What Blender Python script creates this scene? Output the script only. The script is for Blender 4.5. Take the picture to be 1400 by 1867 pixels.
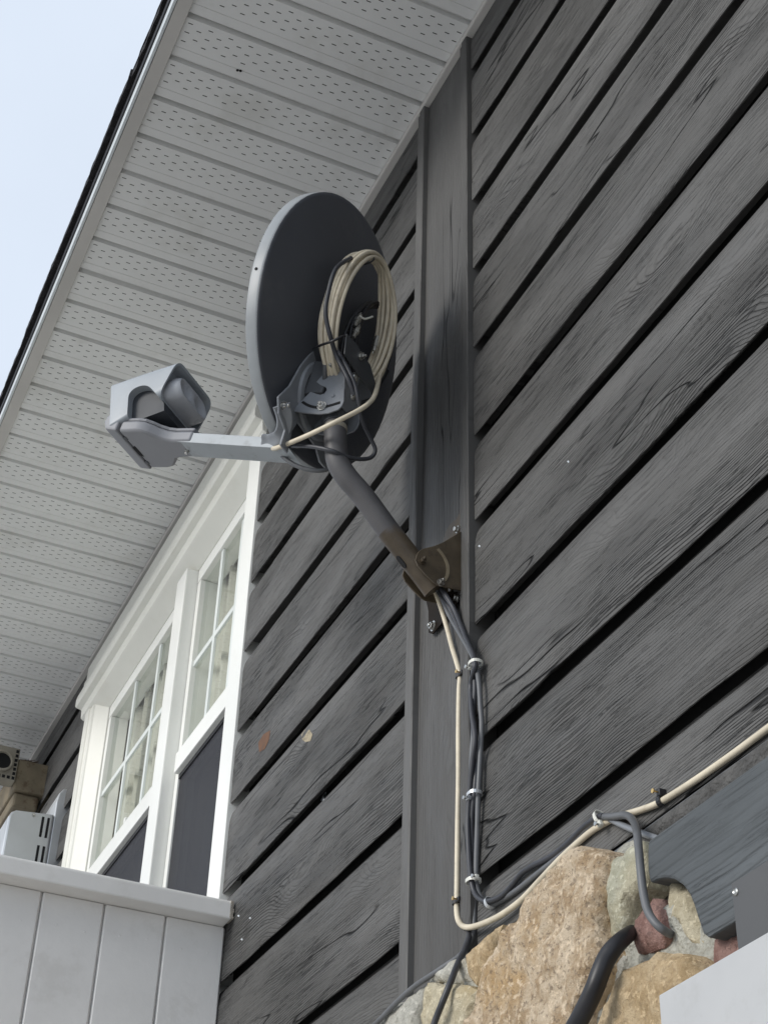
import bpy, bmesh, math, random
from mathutils import Vector, Matrix, noise, geometry
random.seed(7)
for o in list(bpy.data.objects): bpy.data.objects.remove(o)
scene = bpy.context.scene
COL = scene.collection

# ------------------------------------------------------------------ camera
EYE = Vector((0, 0, 1.6))                       # eye height over the yard
YAW, PITCH, ROLL, FPX = math.radians(-66.711), math.radians(36.661), math.radians(1.998), 2935.99
W = 0.833                                       # wall face lies 0.833 m in front of the eye (y = W)
cy, sy, cp, sp = math.cos(YAW), math.sin(YAW), math.cos(PITCH), math.sin(PITCH)
FW = Vector((sy*cp, cy*cp, sp)); R0 = Vector((cy, -sy, 0)); U0 = R0.cross(FW)
RT = R0*math.cos(ROLL) + U0*math.sin(ROLL); UP = U0*math.cos(ROLL) - R0*math.sin(ROLL)
cam = bpy.data.cameras.new('camera'); camo = bpy.data.objects.new('camera', cam); COL.objects.link(camo)
cam.sensor_fit = 'HORIZONTAL'; cam.sensor_width = 36; cam.lens = FPX/1400*36
cam.clip_start = 0.02; cam.clip_end = 2000
camo.matrix_world = Matrix(((RT.x, UP.x, -FW.x, EYE.x), (RT.y, UP.y, -FW.y, EYE.y), (RT.z, UP.z, -FW.z, EYE.z), (0, 0, 0, 1)))
scene.camera = camo
scene.render.resolution_x, scene.render.resolution_y = 767, 1024

# ------------------------------------------------------------------ sky, sun, exposure
SUN_EL, SUN_AZ = math.radians(23), math.radians(175)      # azimuth from +y, clockwise: hazy sun out over the yard
wd = bpy.data.worlds.new('World'); scene.world = wd; wd.use_nodes = True
nt = wd.node_tree; nt.nodes.clear()
sk = nt.nodes.new('ShaderNodeTexSky'); sk.sky_type = 'NISHITA'; sk.sun_disc = False
sk.sun_elevation = SUN_EL; sk.sun_rotation = SUN_AZ; sk.air_density = 1.0; sk.dust_density = 4.0; sk.ozone_density = 1.5
veil = nt.nodes.new('ShaderNodeTexNoise'); veil.inputs['Scale'].default_value = 2.2; veil.inputs['Detail'].default_value = 5
tc = nt.nodes.new('ShaderNodeTexCoord'); nt.links.new(tc.outputs['Generated'], veil.inputs['Vector'])
ramp = nt.nodes.new('ShaderNodeMapRange'); ramp.inputs['From Min'].default_value = .3; ramp.inputs['From Max'].default_value = .7
ramp.inputs['To Min'].default_value = .80; ramp.inputs['To Max'].default_value = .95
nt.links.new(veil.outputs['Fac'], ramp.inputs['Value'])
mx = nt.nodes.new('ShaderNodeMix'); mx.data_type = 'RGBA'
mx.inputs['B'].default_value = (7.9, 8.8, 10.1, 1)         # thin high overcast over the blue
nt.links.new(ramp.outputs['Result'], mx.inputs['Factor']); nt.links.new(sk.outputs['Color'], mx.inputs['A'])
bg = nt.nodes.new('ShaderNodeBackground'); bg.inputs['Strength'].default_value = .1
wo = nt.nodes.new('ShaderNodeOutputWorld')
nt.links.new(mx.outputs['Result'], bg.inputs['Color']); nt.links.new(bg.outputs['Background'], wo.inputs['Surface'])
sl = bpy.data.lights.new('sun', 'SUN'); sl.energy = 1.9; sl.angle = math.radians(24); sl.color = (1, .97, .92)
so = bpy.data.objects.new('sun', sl); COL.objects.link(so)
sd = Vector((math.sin(SUN_AZ)*math.cos(SUN_EL), math.cos(SUN_AZ)*math.cos(SUN_EL), math.sin(SUN_EL)))
so.rotation_euler = sd.to_track_quat('Z', 'Y').to_euler(); so.location = (0, -3, 8)
scene.view_settings.view_transform = 'Standard'; scene.view_settings.look = 'None'
scene.view_settings.exposure = 0.08; scene.view_settings.gamma = 1
scene.render.engine = 'CYCLES'; scene.cycles.max_bounces = 6; scene.cycles.diffuse_bounces = 4; scene.cycles.glossy_bounces = 3

# ------------------------------------------------------------------ measuring helpers (points on real planes of the place)
def ray(px, py): return RT*((px-700)/FPX) - UP*((py-933.5)/FPX) + FW
def at(px, py, d=0.0):                          # d metres out from the siding face
    r = ray(px, py); return EYE + r*((W-d)/r.y)
def atx(px, py, X): r = ray(px, py); return EYE + r*(X/r.x)
def atf(px, py, dep): return EYE + ray(px, py)*dep
def wl(x, d, z): return Vector((x, W-d, z+1.6)) # wall coordinates: x along, d out, z over the eye
# dish frame
DAZ, DEL = math.radians(228.5), math.radians(14.78)
dn = Vector((math.sin(DAZ)*math.cos(DEL), math.cos(DAZ)*math.cos(DEL), math.sin(DEL)))
dr = dn.cross(Vector((0, 0, 1))).normalized(); du = dr.cross(dn)
DC = EYE + Vector((-1.713, .6223, 1.6935))
def L(r, u, n): return DC + dr*r + du*u + dn*n
def onr(px, py, R):
    q = ray(px, py); P = L(R, 0, 0)-EYE; return EYE + q*(P.dot(dr)/q.dot(dr))
def onn(px, py, N):
    q = ray(px, py); P = L(0, 0, N)-EYE; return EYE + q*(P.dot(dn)/q.dot(dn))

# ------------------------------------------------------------------ object helpers
ORG = {}
def thing(name, label, cat, loc, group=None, kind=None):
    o = bpy.data.objects.new(name, None); COL.objects.link(o); o.location = loc; o.empty_display_size = .05
    tag(o, label, cat, group, kind); ORG[o] = Vector(loc); return o
def tag(o, label=None, cat=None, group=None, kind=None):
    if label: o['label'] = label
    if cat: o['category'] = cat
    if group: o['group'] = group
    if kind: o['kind'] = kind
    return o
def mob(name, verts, faces, mat, parent=None, smooth=False, bevel=0, seg=2, loc=None, auto=None):
    if parent is not None: org = ORG[parent]
    else: org = Vector(loc) if loc is not None else Vector((0, 0, 0))
    me = bpy.data.meshes.new(name)
    me.from_pydata([tuple(Vector(v)-org) for v in verts], [], faces)
    bm = bmesh.new(); bm.from_mesh(me); bmesh.ops.recalc_face_normals(bm, faces=bm.faces); bm.to_mesh(me); bm.free()
    if smooth: me.polygons.foreach_set('use_smooth', [True]*len(me.polygons))
    me.materials.append(mat)
    o = bpy.data.objects.new(name, me); COL.objects.link(o)
    if parent is not None: o.parent = parent
    else: o.location = org
    ORG[o] = org
    if bevel:
        m = o.modifiers.new('bevel', 'BEVEL'); m.width = bevel; m.segments = seg; m.limit_method = 'ANGLE'; m.angle_limit = math.radians(40)
    if auto:
        for p in me.polygons: p.use_smooth = True
        me.set_sharp_from_angle(angle=math.radians(auto))
    return o
def boxv(c, ax, ay, az):
    v = []
    for k in (-1, 1):
        for j in (-1, 1):
            for i in (-1, 1): v.append(c + ax*(i*.5) + ay*(j*.5) + az*(k*.5))
    f = [(0, 2, 3, 1), (4, 5, 7, 6), (0, 1, 5, 4), (2, 6, 7, 3), (0, 4, 6, 2), (1, 3, 7, 5)]
    return v, f
def box(name, lo, hi, mat, parent=None, bevel=.0015, loc=None):     # axis aligned, world
    lo, hi = Vector(lo), Vector(hi); s = hi-lo
    v, f = boxv((lo+hi)/2, Vector((s.x, 0, 0)), Vector((0, s.y, 0)), Vector((0, 0, s.z)))
    return mob(name, v, f, mat, parent, bevel=bevel, loc=loc)
def obox(name, c, ax, ay, az, mat, parent=None, bevel=.001, loc=None):
    v, f = boxv(Vector(c), ax, ay, az); return mob(name, v, f, mat, parent, bevel=bevel, loc=loc)
def prismv(poly, ext):
    n = len(poly); v = [Vector(p) for p in poly] + [Vector(p)+ext for p in poly]
    f = [tuple(range(n-1, -1, -1)), tuple(range(n, 2*n))] + [(i, (i+1) % n, n+(i+1) % n, n+i) for i in range(n)]
    return v, f
def prism(name, poly, ext, mat, parent=None, bevel=.0008, loc=None, auto=None):
    v, f = prismv(poly, ext); return mob(name, v, f, mat, parent, bevel=bevel, loc=loc, auto=auto)
def spline(pts, per=8, closed=False):
    P = [Vector(p) for p in pts]; n = len(P); out = []
    for i in range(n if closed else n-1):
        if closed: a, b, c, d = P[(i-1) % n], P[i], P[(i+1) % n], P[(i+2) % n]
        else: a, b, c, d = P[max(i-1, 0)], P[i], P[i+1], P[min(i+2, n-1)]
        for k in range(per):
            t = k/per
            out.append(.5*((2*b) + (c-a)*t + (2*a-5*b+4*c-d)*t*t + (3*b-a-3*c+d)*t**3))
    if not closed: out.append(P[-1])
    return out
def tubev(path, rad, ns=10, closed=False, base=0):
    n = len(path); v = []; f = []
    T = []
    for i in range(n):
        a = path[(i-1) % n] if closed or i else path[0]; b = path[(i+1) % n] if closed or i < n-1 else path[-1]
        T.append((b-a).normalized())
    ref = Vector((0, 0, 1)) if abs(T[0].z) < .9 else Vector((1, 0, 0))
    N = (ref - T[0]*ref.dot(T[0])).normalized()
    for i in range(n):
        N = (N - T[i]*N.dot(T[i])).normalized(); B = T[i].cross(N)
        r = rad(i/(n-1)) if callable(rad) else rad
        for k in range(ns):
            a = 2*math.pi*k/ns; v.append(path[i] + N*(math.cos(a)*r) + B*(math.sin(a)*r))
    for i in range(n if closed else n-1):
        j = (i+1) % n
        for k in range(ns):
            l = (k+1) % ns
            f.append((base+i*ns+k, base+i*ns+l, base+j*ns+l, base+j*ns+k))
    if not closed:
        f.append(tuple(base+k for k in range(ns-1, -1, -1))); f.append(tuple(base+(n-1)*ns+k for k in range(ns)))
    return v, f
def tube(name, pts, rad, mat, parent=None, per=8, ns=10, closed=False, loc=None):
    p = spline(pts, per, closed) if per else [Vector(q) for q in pts]
    v, f = tubev(p, rad, ns, closed)
    o = mob(name, v, f, mat, parent, loc=loc, auto=60); return o
def lathev(c, axis, prof, ns=24, base=0):       # prof: (along, radius)
    axis = axis.normalized(); ref = Vector((0, 0, 1)) if abs(axis.z) < .9 else Vector((1, 0, 0))
    a = axis.cross(ref).normalized(); b = axis.cross(a); v = []; f = []
    for h, r in prof:
        for k in range(ns):
            t = 2*math.pi*k/ns; v.append(c + axis*h + a*(r*math.cos(t)) + b*(r*math.sin(t)))
    for i in range(len(prof)-1):
        for k in range(ns):
            l = (k+1) % ns; f.append((base+i*ns+k, base+i*ns+l, base+(i+1)*ns+l, base+(i+1)*ns+k))
    f.append(tuple(base+k for k in range(ns-1, -1, -1))); f.append(tuple(base+(len(prof)-1)*ns+k for k in range(ns)))
    return v, f
def lathe(name, c, axis, prof, mat, parent=None, ns=24, loc=None, auto=35):
    v, f = lathev(Vector(c), axis, prof, ns); return mob(name, v, f, mat, parent, loc=loc, auto=auto)
def bolt(c, axis, mat, parent, s=.0055, stud=.006, name='bolt'):
    axis = axis.normalized(); c = Vector(c)
    v, f = lathev(c, axis, [(-.001, s*1.35), (.0012, s*1.35)], 20)
    v2, f2 = lathev(c, axis, [(.0012, s), (.0052, s), (.006, s*.82)], 6, len(v)); v += v2; f += f2
    if stud:
        v3, f3 = lathev(c, axis, [(.006, s*.5), (.006+stud, s*.5), (.0068+stud, s*.35)], 12, len(v)); v += v3; f += f3
    return mob(name, v, f, mat, parent, auto=35)

# ------------------------------------------------------------------ materials
def newmat(name):
    m = bpy.data.materials.new(name); m.use_nodes = True
    return m, m.node_tree, m.node_tree.nodes['Principled BSDF']
def nd(t, typ, **kw):
    n = t.nodes.new(typ)
    for k, v in kw.items():
        if k in n.inputs: n.inputs[k].default_value = v
        else: setattr(n, k, v)
    return n
def math_n(t, op, a, b=None, c=None, clamp=False):
    n = t.nodes.new('ShaderNodeMath'); n.operation = op; n.use_clamp = clamp
    for i, x in enumerate((a, b, c)):
        if x is None: continue
        if isinstance(x, (int, float)): n.inputs[i].default_value = x
        else: t.links.new(x, n.inputs[i])
    return n.outputs[0]
def mixc(t, fac, a, b, typ='MIX'):
    n = t.nodes.new('ShaderNodeMix'); n.data_type = 'RGBA'; n.blend_type = typ
    for k, x in (('Factor', fac), ('A', a), ('B', b)):
        s = n.inputs[k] if k == 'Factor' else [q for q in n.inputs if q.name == k and q.type == 'RGBA'][0]
        if isinstance(x, (int, float)): s.default_value = x
        elif isinstance(x, tuple): s.default_value = (*x, 1)
        else: t.links.new(x, s)
    return [q for q in n.outputs if q.type == 'RGBA'][0]
def rng(t, v, a, b, c=0.0, d=1.0, smooth=True):
    n = t.nodes.new('ShaderNodeMapRange'); n.interpolation_type = 'SMOOTHSTEP' if smooth else 'LINEAR'
    n.inputs['From Min'].default_value = a; n.inputs['From Max'].default_value = b
    n.inputs['To Min'].default_value = c; n.inputs['To Max'].default_value = d
    t.links.new(v, n.inputs['Value']); return n.outputs['Result']
def pos(t, scale=(1, 1, 1), rand=0.0):
    g = t.nodes.new('ShaderNodeNewGeometry'); v = g.outputs['Position']
    if rand:
        oi = t.nodes.new('ShaderNodeObjectInfo'); cmb = t.nodes.new('ShaderNodeCombineXYZ')
        r = math_n(t, 'MULTIPLY', oi.outputs['Random'], rand)
        r2 = math_n(t, 'MULTIPLY', math_n(t, 'FRACT', math_n(t, 'MULTIPLY', oi.outputs['Random'], 17.31)), rand)
        t.links.new(r, cmb.inputs[0]); t.links.new(r2, cmb.inputs[2])
        a = t.nodes.new('ShaderNodeVectorMath'); a.operation = 'ADD'; t.links.new(v, a.inputs[0]); t.links.new(cmb.outputs[0], a.inputs[1]); v = a.outputs[0]
    m = t.nodes.new('ShaderNodeVectorMath'); m.operation = 'MULTIPLY'; m.inputs[1].default_value = scale
    t.links.new(v, m.inputs[0]); return m.outputs[0]
def noi(t, vec, scale, detail=4, rough=.55, dist=0):
    n = t.nodes.new('ShaderNodeTexNoise'); n.inputs['Scale'].default_value = scale; n.inputs['Detail'].default_value = detail
    n.inputs['Roughness'].default_value = rough; n.inputs['Distortion'].default_value = dist
    t.links.new(vec, n.inputs['Vector']); return n.outputs['Fac']
def bump(t, p, h, strength, distance, prev=None):
    b = t.nodes.new('ShaderNodeBump'); b.inputs['Strength'].default_value = strength; b.inputs['Distance'].default_value = distance
    t.links.new(h, b.inputs['Height'])
    if prev is not None: t.links.new(prev, b.inputs['Normal'])
    t.links.new(b.outputs['Normal'], p.inputs['Normal']); return b.outputs['Normal']

def plain(name, col, rough=.5, metal=0, var=.12, vscale=9, bscale=120, bst=.12, bdist=.0006, dirt=None, dfac=.35, spec=.5):
    m, t, p = newmat(name); v = pos(t)
    a = noi(t, v, vscale, 3, .6); f = rng(t, a, .3, .7)
    c = mixc(t, f, tuple(x*(1-var) for x in col), tuple(min(x*(1+var), 1) for x in col))
    if dirt:
        g = rng(t, noi(t, v, vscale*2.3, 4, .7), .52, .72); c = mixc(t, math_n(t, 'MULTIPLY', g, dfac), c, dirt)
    t.links.new(c, p.inputs['Base Color'])
    p.inputs['Metallic'].default_value = metal; p.inputs['Specular IOR Level'].default_value = spec
    t.links.new(rng(t, a, .2, .8, max(rough-.08, .02), rough+.08), p.inputs['Roughness'])
    bump(t, p, noi(t, v, bscale, 2), bst, bdist); return m

def wood(name, base, light, dark, axis='x', grain=1.0, spacing=.0048, wear=1.0, spec=.35):
    """painted weathered timber, grain runs along one axis"""
    m, t, p = newmat(name)
    v0 = pos(t, rand=7.0)
    sep = t.nodes.new('ShaderNodeSeparateXYZ'); t.links.new(v0, sep.inputs[0])
    al, ac = (sep.outputs[0], sep.outputs[2]) if axis == 'x' else (sep.outputs[2], sep.outputs[0])
    cmb = t.nodes.new('ShaderNodeCombineXYZ'); t.links.new(al, cmb.inputs[0]); t.links.new(ac, cmb.inputs[1]); v = cmb.outputs[0]
    def sc(x, y):
        q = t.nodes.new('ShaderNodeVectorMath'); q.operation = 'MULTIPLY'; q.inputs[1].default_value = (x, y, 1); t.links.new(v, q.inputs[0]); return q.outputs[0]
    # knots pull the rings aside
    vo = t.nodes.new('ShaderNodeTexVoronoi'); vo.voronoi_dimensions = '2D'; vo.inputs['Scale'].default_value = 1; vo.inputs['Randomness'].default_value = 1
    t.links.new(sc(2.1, 6.5), vo.inputs['Vector']); kd = vo.outputs['Distance']
    knot = rng(t, kd, .02, .34, 1, 0)
    w1 = noi(t, sc(1.6, 5), 1, 2); w2 = noi(t, sc(9, 34), 1, 2)
    warp = math_n(t, 'ADD', math_n(t, 'MULTIPLY', w1, .085), math_n(t, 'MULTIPLY', w2, .0065))
    warp = math_n(t, 'ADD', warp, math_n(t, 'MULTIPLY', knot, .030))
    ph = math_n(t, 'MULTIPLY', math_n(t, 'ADD', ac, warp), 2*math.pi/spacing)
    ring = math_n(t, 'MULTIPLY_ADD', math_n(t, 'SINE', ph), .5, .5)
    ring = math_n(t, 'POWER', ring, 1.6)
    ring = math_n(t, 'POWER', ring, 3.2)
    # broken streaks, opened along the grain
    st = noi(t, sc(11, 300), 1, 3, .7); strk = rng(t, st, .56, .61)
    zg = t.nodes.new('ShaderNodeNewGeometry'); zsep = t.nodes.new('ShaderNodeSeparateXYZ'); t.links.new(zg.outputs['Position'], zsep.inputs[0])
    # where the paint is worn open, more so low on the wall where rain reaches
    wn = noi(t, sc(2.0, 8.5), 1, 4, .62); wm = math_n(t, 'MULTIPLY', rng(t, wn, .44, .66), rng(t, zsep.outputs[2], 1.6+2.25, 1.6+1.45, .35, 1.0))
    wm2 = rng(t, wn, .50, .34)
    # long drying cracks: thin contour lines of a stretched noise
    cn = noi(t, sc(.9, 9.5), 1, 3, .55, .25)
    cr = rng(t, math_n(t, 'ABSOLUTE', math_n(t, 'SUBTRACT', cn, .5)), 0.0, .006, 1, 0)
    crm = rng(t, noi(t, sc(1.3, 4), 1, 1), .47, .52)
    crack = math_n(t, 'MULTIPLY', cr, crm)
    pores = math_n(t, 'MULTIPLY', strk, math_n(t, 'MULTIPLY_ADD', wm, .72, .20)); fib = st
    c = mixc(t, rng(t, noi(t, sc(1.1, 6), 1, 3), .35, .68), base, light)
    c = mixc(t, math_n(t, 'MULTIPLY', wm2, .22*wear), c, tuple(x*1.45 for x in light))
    c = mixc(t, math_n(t, 'MULTIPLY', math_n(t, 'MULTIPLY', ring, math_n(t, 'MULTIPLY_ADD', wm, .36, .08)), .70*grain), c, dark)
    c = mixc(t, math_n(t, 'MULTIPLY', pores, .85*grain), c, dark)
    c = mixc(t, math_n(t, 'MULTIPLY', crack, .95), c, tuple(x*.25 for x in dark))
    oi = t.nodes.new('ShaderNodeObjectInfo'); hv = t.nodes.new('ShaderNodeHueSaturation'); t.links.new(c, hv.inputs['Color'])
    t.links.new(rng(t, oi.outputs['Random'], 0, 1, .86, 1.12, False), hv.inputs['Value']); c = hv.outputs['Color']
    t.links.new(c, p.inputs['Base Color'])
    t.links.new(rng(t, noi(t, sc(7, 30), 1, 2), .3, .7, .52, .74), p.inputs['Roughness']); p.inputs['Specular IOR Level'].default_value = spec
    h = math_n(t, 'MULTIPLY', ring, math_n(t, 'MULTIPLY_ADD', wm, -.8, -.22))
    h = math_n(t, 'ADD', h, math_n(t, 'MULTIPLY', fib, .35)); h = math_n(t, 'SUBTRACT', h, math_n(t, 'MULTIPLY', pores, 1.1))
    h = math_n(t, 'SUBTRACT', h, math_n(t, 'MULTIPLY', crack, 2.2))
    n1 = bump(t, p, h, 1.0*grain, .0028)
    bump(t, p, noi(t, sc(5, 16), 1, 2), .5, .006, n1); return m

M = {}
M['siding'] = wood('charcoal_painted_cedar', (.090, .0885, .0855), (.122, .1200, .1165), (.012, .012, .0125), spacing=.0042)
M['trimwood'] = wood('charcoal_painted_trim', (.090, .0885, .086), (.112, .1105, .108), (.018, .018, .019), axis='z', grain=.45, spacing=.009, wear=.5)
M['beam'] = wood('slate_painted_beam', (.085, .094, .100), (.125, .137, .145), (.03, .034, .037), grain=.5, spacing=.011, wear=1.6)
M['sheath'] = plain('dark_sheathing', (.02, .02, .02), .9)
M['soffit'] = plain('grey_soffit_metal', (.775, .775, .765), .45, var=.03, vscale=3, bscale=60, bst=.05, dirt=(.56, .55, .51), dfac=.35)
M['soffit_trim'] = plain('warm_grey_trim_metal', (.54, .52, .495), .5, var=.05, vscale=5)
M['fascia'] = plain('white_fascia_metal', (.62, .66, .68), .35, var=.04)
M['black_metal'] = plain('black_drip_metal', (.014, .014, .018), .5)
M['shingle'] = plain('black_asphalt_shingle', (.022, .021, .024), .95, var=.5, vscale=70, bscale=350, bst=.9, bdist=.003)
M['deck'] = plain('roof_boarding', (.12, .09, .06), .9)
M['vinyl'] = plain('white_window_vinyl', (.83, .835, .80), .38, var=.025, vscale=4, dirt=(.62, .60, .52), dfac=.16)
M['vinyl_warm'] = plain('cream_white_trim_paint', (.80, .795, .735), .45, var=.03, vscale=4, dirt=(.6, .57, .48), dfac=.18)
M['muntin'] = plain('pale_muntin', (.72, .76, .74), .4, var=.03)
M['parapet'] = plain('grey_white_parapet_paint', (.85, .84, .82), .5, var=.03, vscale=6, bscale=55, bst=.3, bdist=.0016, dirt=(.60, .58, .54), dfac=.28)
M['cap'] = plain('grey_white_cap_paint', (.85, .84, .815), .5, var=.04, vscale=7, bscale=45, bst=.2, bdist=.0015, dirt=(.6, .58, .54), dfac=.22)
M['bare'] = plain('bare_splintered_wood', (.55, .50, .43), .8, var=.3, vscale=60)
M['dish'] = plain('slate_grey_dish_paint', (.070, .075, .088), .55, var=.12, vscale=6, bscale=150, bst=.06, dirt=(.12, .122, .125), dfac=.35)
M['rim'] = plain('pale_grey_dish_rim', (.29, .31, .325), .42, var=.10, vscale=12)
M['brk'] = plain('grey_powder_coated_steel', (.215, .23, .252), .42, var=.12, vscale=14, dirt=(.14, .14, .15), dfac=.4)
M['brk_d'] = plain('dark_grey_steel', (.07, .075, .083), .5, var=.15, vscale=14)
M['lnb'] = plain('pale_blue_grey_plastic', (.34, .37, .40), .42, var=.04, vscale=18, dirt=(.27, .29, .31), dfac=.3)
M['lnb2'] = plain('mid_grey_plastic', (.27, .275, .295), .5, var=.05, vscale=16)
M['lnb_shade_core'] = plain('lnb_recess_shade', (.035, .039, .047), .5, var=.08)  # near-black colour stands in for shade inside the housing's hollow
M['lens'] = plain('grey_lens_plastic', (.42, .435, .465), .30, var=.05, vscale=25)
M['arm'] = plain('pale_grey_arm_paint', (.40, .435, .46), .4, var=.06, vscale=14, dirt=(.23, .235, .24), dfac=.55)
M['mast'] = plain('charcoal_mast_paint', (.085, .083, .087), .55, var=.16, vscale=18, bscale=200)
M['brown'] = plain('brown_mount_paint', (.070, .053, .033), .5, var=.25, vscale=25, dirt=(.03, .02, .014), dfac=.6)
M['brown_shade'] = plain('shaded_brown_mount_paint', (.016, .012, .009), .6, var=.3, vscale=40, spec=.08)  # mount brown darkened to paint in the shade below the cheeks
M['steel'] = plain('zinc_plated_steel', (.55, .55, .53), .33, metal=1, var=.15, vscale=90, dirt=(.22, .20, .17), dfac=.5)
M['dullsteel'] = plain('weathered_steel', (.30, .29, .27), .45, metal=1, var=.3, vscale=120, dirt=(.10, .08, .06), dfac=.7)
M['darkhole'] = plain('dark_void', (.01, .01, .011), .9)
M['cream'] = plain('cream_cable_jacket', (.66, .59, .46), .45, var=.10, vscale=30, dirt=(.42, .34, .22), dfac=.35)
M['greycab'] = plain('grey_cable_jacket', (.115, .12, .128), .45, var=.15, vscale=25)
M['dkcab'] = plain('slate_cable_jacket', (.04, .042, .05), .45, var=.15, vscale=25)
M['blackcab'] = plain('black_cable_jacket', (.014, .014, .017), .4, var=.2, vscale=25)
M['tie'] = plain('white_nylon', (.70, .70, .64), .4, var=.06)
M['brass'] = plain('brass_nail', (.75, .52, .22), .3, metal=1, var=.15, vscale=90)
M['galv'] = plain('galvanised_sheet', (.62, .64, .66), .34, metal=.55, var=.05, vscale=10)
M['beige'] = plain('grimy_beige_plastic', (.20, .165, .11), .65, var=.2, vscale=14, dirt=(.09, .05, .025), dfac=.8)
M['beige2'] = plain('dusty_cream_plastic', (.30, .275, .225), .6, var=.15, vscale=18)
M['twig'] = plain('dry_twigs', (.10, .065, .05), .9, var=.4, vscale=60)
M['curtain'] = plain('ivory_curtain_cloth', (.62, .59, .52), .9, var=.06)
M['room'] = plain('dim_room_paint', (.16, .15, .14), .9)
M['white'] = plain('white_enamel_sheet', (.455, .462, .468), .42, var=.025, vscale=14, bscale=25, bst=.25, bdist=.002, dirt=(.37, .37, .36), dfac=.35)
M['cover'] = plain('dull_grey_sheet', (.085, .087, .09), .55, var=.05)
M['rust'] = plain('rust_brown_patch', (.12, .055, .025), .7, var=.3, vscale=60)
M['putty'] = plain('tan_filler', (.33, .28, .19), .7, var=.3, vscale=80, dirt=(.08, .07, .05), dfac=.8)
M['chalk'] = plain('white_paint_spot', (.6, .64, .68), .6)
M['mortar'] = plain('grey_mortar', (.37, .365, .32), .95, var=.28, vscale=30, bscale=120, bst=1.0, bdist=.008, dirt=(.17, .165, .14), dfac=.65)
M['render'] = plain('charcoal_rough_render', (.085, .083, .08), .95, var=.3, vscale=40, bscale=110, bst=1.0, bdist=.008)
M['ground'] = plain('pale_gravel', (.46, .445, .42), .95, var=.15, vscale=1.2, bscale=45, bst=.8, bdist=.01)

def stone_mat(name, a, b, spk, rust, spf=.55, sc=1.0):
    m, t, p = newmat(name); v = pos(t, rand=3.0)
    c = mixc(t, rng(t, noi(t, v, 38*sc, 6, .7), .36, .62), a, b)
    c = mixc(t, math_n(t, 'MULTIPLY', rng(t, noi(t, v, 9*sc, 5, .6), .50, .66), .75), c, rust)
    c = mixc(t, math_n(t, 'MULTIPLY', rng(t, noi(t, v, 190*sc, 3, .65), .55, .62), spf), c, spk)
    c = mixc(t, math_n(t, 'MULTIPLY', rng(t, noi(t, v, 130*sc, 4, .65), .54, .64), .55), c, tuple(min(1, x*1.5) for x in b))
    t.links.new(c, p.inputs['Base Color']); p.inputs['Roughness'].default_value = .9; p.inputs['Specular IOR Level'].default_value = .25
    n1 = bump(t, p, noi(t, v, 60*sc, 6, .72), 1.0, .0055)
    bump(t, p, noi(t, v, 190*sc, 4, .7), .7, .0016, n1); return m
M['granite'] = stone_mat('tan_granite', (.34, .245, .15), (.54, .445, .33), (.13, .10, .075), (.42, .28, .135), .6)
M['sandst'] = stone_mat('ochre_sandstone', (.36, .26, .145), (.50, .39, .25), (.18, .13, .08), (.32, .19, .08), .35)
M['yellowst'] = stone_mat('pale_yellow_stone', (.42, .37, .26), (.52, .47, .35), (.24, .20, .14), (.42, .32, .17), .3)
M['greyst'] = stone_mat('pale_grey_stone', (.38, .37, .33), (.48, .47, .42), (.2, .2, .17), (.40, .36, .28), .4)
M['greenst'] = stone_mat('greenish_stone', (.34, .335, .25), (.46, .45, .36), (.2, .19, .15), (.42, .38, .27), .35)
M['redst'] = stone_mat('dull_red_stone', (.20, .112, .095), (.30, .19, .165), (.07, .05, .05), (.20, .13, .10), .4)
M['brownst'] = stone_mat('dark_brown_stone', (.10, .075, .05), (.17, .13, .09), (.04, .03, .03), (.16, .09, .04), .4)

# glass and insect screen
m, t, p = newmat('window_glass'); t.nodes.remove(p); out = t.nodes['Material Output']
tr = nd(t, 'ShaderNodeBsdfTransparent'); tr.inputs[0].default_value = (.95, .97, .96, 1); gl = nd(t, 'ShaderNodeBsdfGlossy'); gl.inputs['Roughness'].default_value = .015
fr = nd(t, 'ShaderNodeFresnel'); fr.inputs['IOR'].default_value = 1.6; ms = nd(t, 'ShaderNodeMixShader')
gb = nd(t, 'ShaderNodeNewGeometry'); t.links.new(math_n(t, 'MULTIPLY', fr.outputs[0], math_n(t, 'SUBTRACT', 1.0, gb.outputs['Backfacing'])), ms.inputs[0]); t.links.new(tr.outputs[0], ms.inputs[1]); t.links.new(gl.outputs[0], ms.inputs[2]); t.links.new(ms.outputs[0], out.inputs[0]); M['glass'] = m
m, t, p = newmat('insect_screen'); out = t.nodes['Material Output']
p.inputs['Base Color'].default_value = (.028, .028, .036, 1); p.inputs['Roughness'].default_value = .6
tr = nd(t, 'ShaderNodeBsdfTransparent'); ms = nd(t, 'ShaderNodeMixShader'); ms.inputs[0].default_value = .62
t.links.new(tr.outputs[0], ms.inputs[1]); t.links.new(p.outputs[0], ms.inputs[2]); t.links.new(ms.outputs[0], out.inputs[0]); M['screen'] = m

m, t, p = newmat('brown_paint_oversprayed_charcoal'); v = pos(t)
sx = t.nodes.new('ShaderNodeSeparateXYZ'); t.links.new(pos(t), sx.inputs[0])
zt_n = math_n(t, 'ADD', sx.outputs[2], math_n(t, 'MULTIPLY', math_n(t, 'SUBTRACT', noi(t, v, 55, 4, .65), .5), .03))
c = mixc(t, rng(t, noi(t, v, 25, 4, .65), .3, .7), (.050, .037, .022), (.082, .062, .040))
c = mixc(t, rng(t, zt_n, 1.6+1.302, 1.6+1.326), c, (.085, .083, .087)); t.links.new(c, p.inputs['Base Color']); p.inputs['Roughness'].default_value = .52
bump(t, p, noi(t, v, 200, 3), .15, .0006); M['brown_mast'] = m

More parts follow.
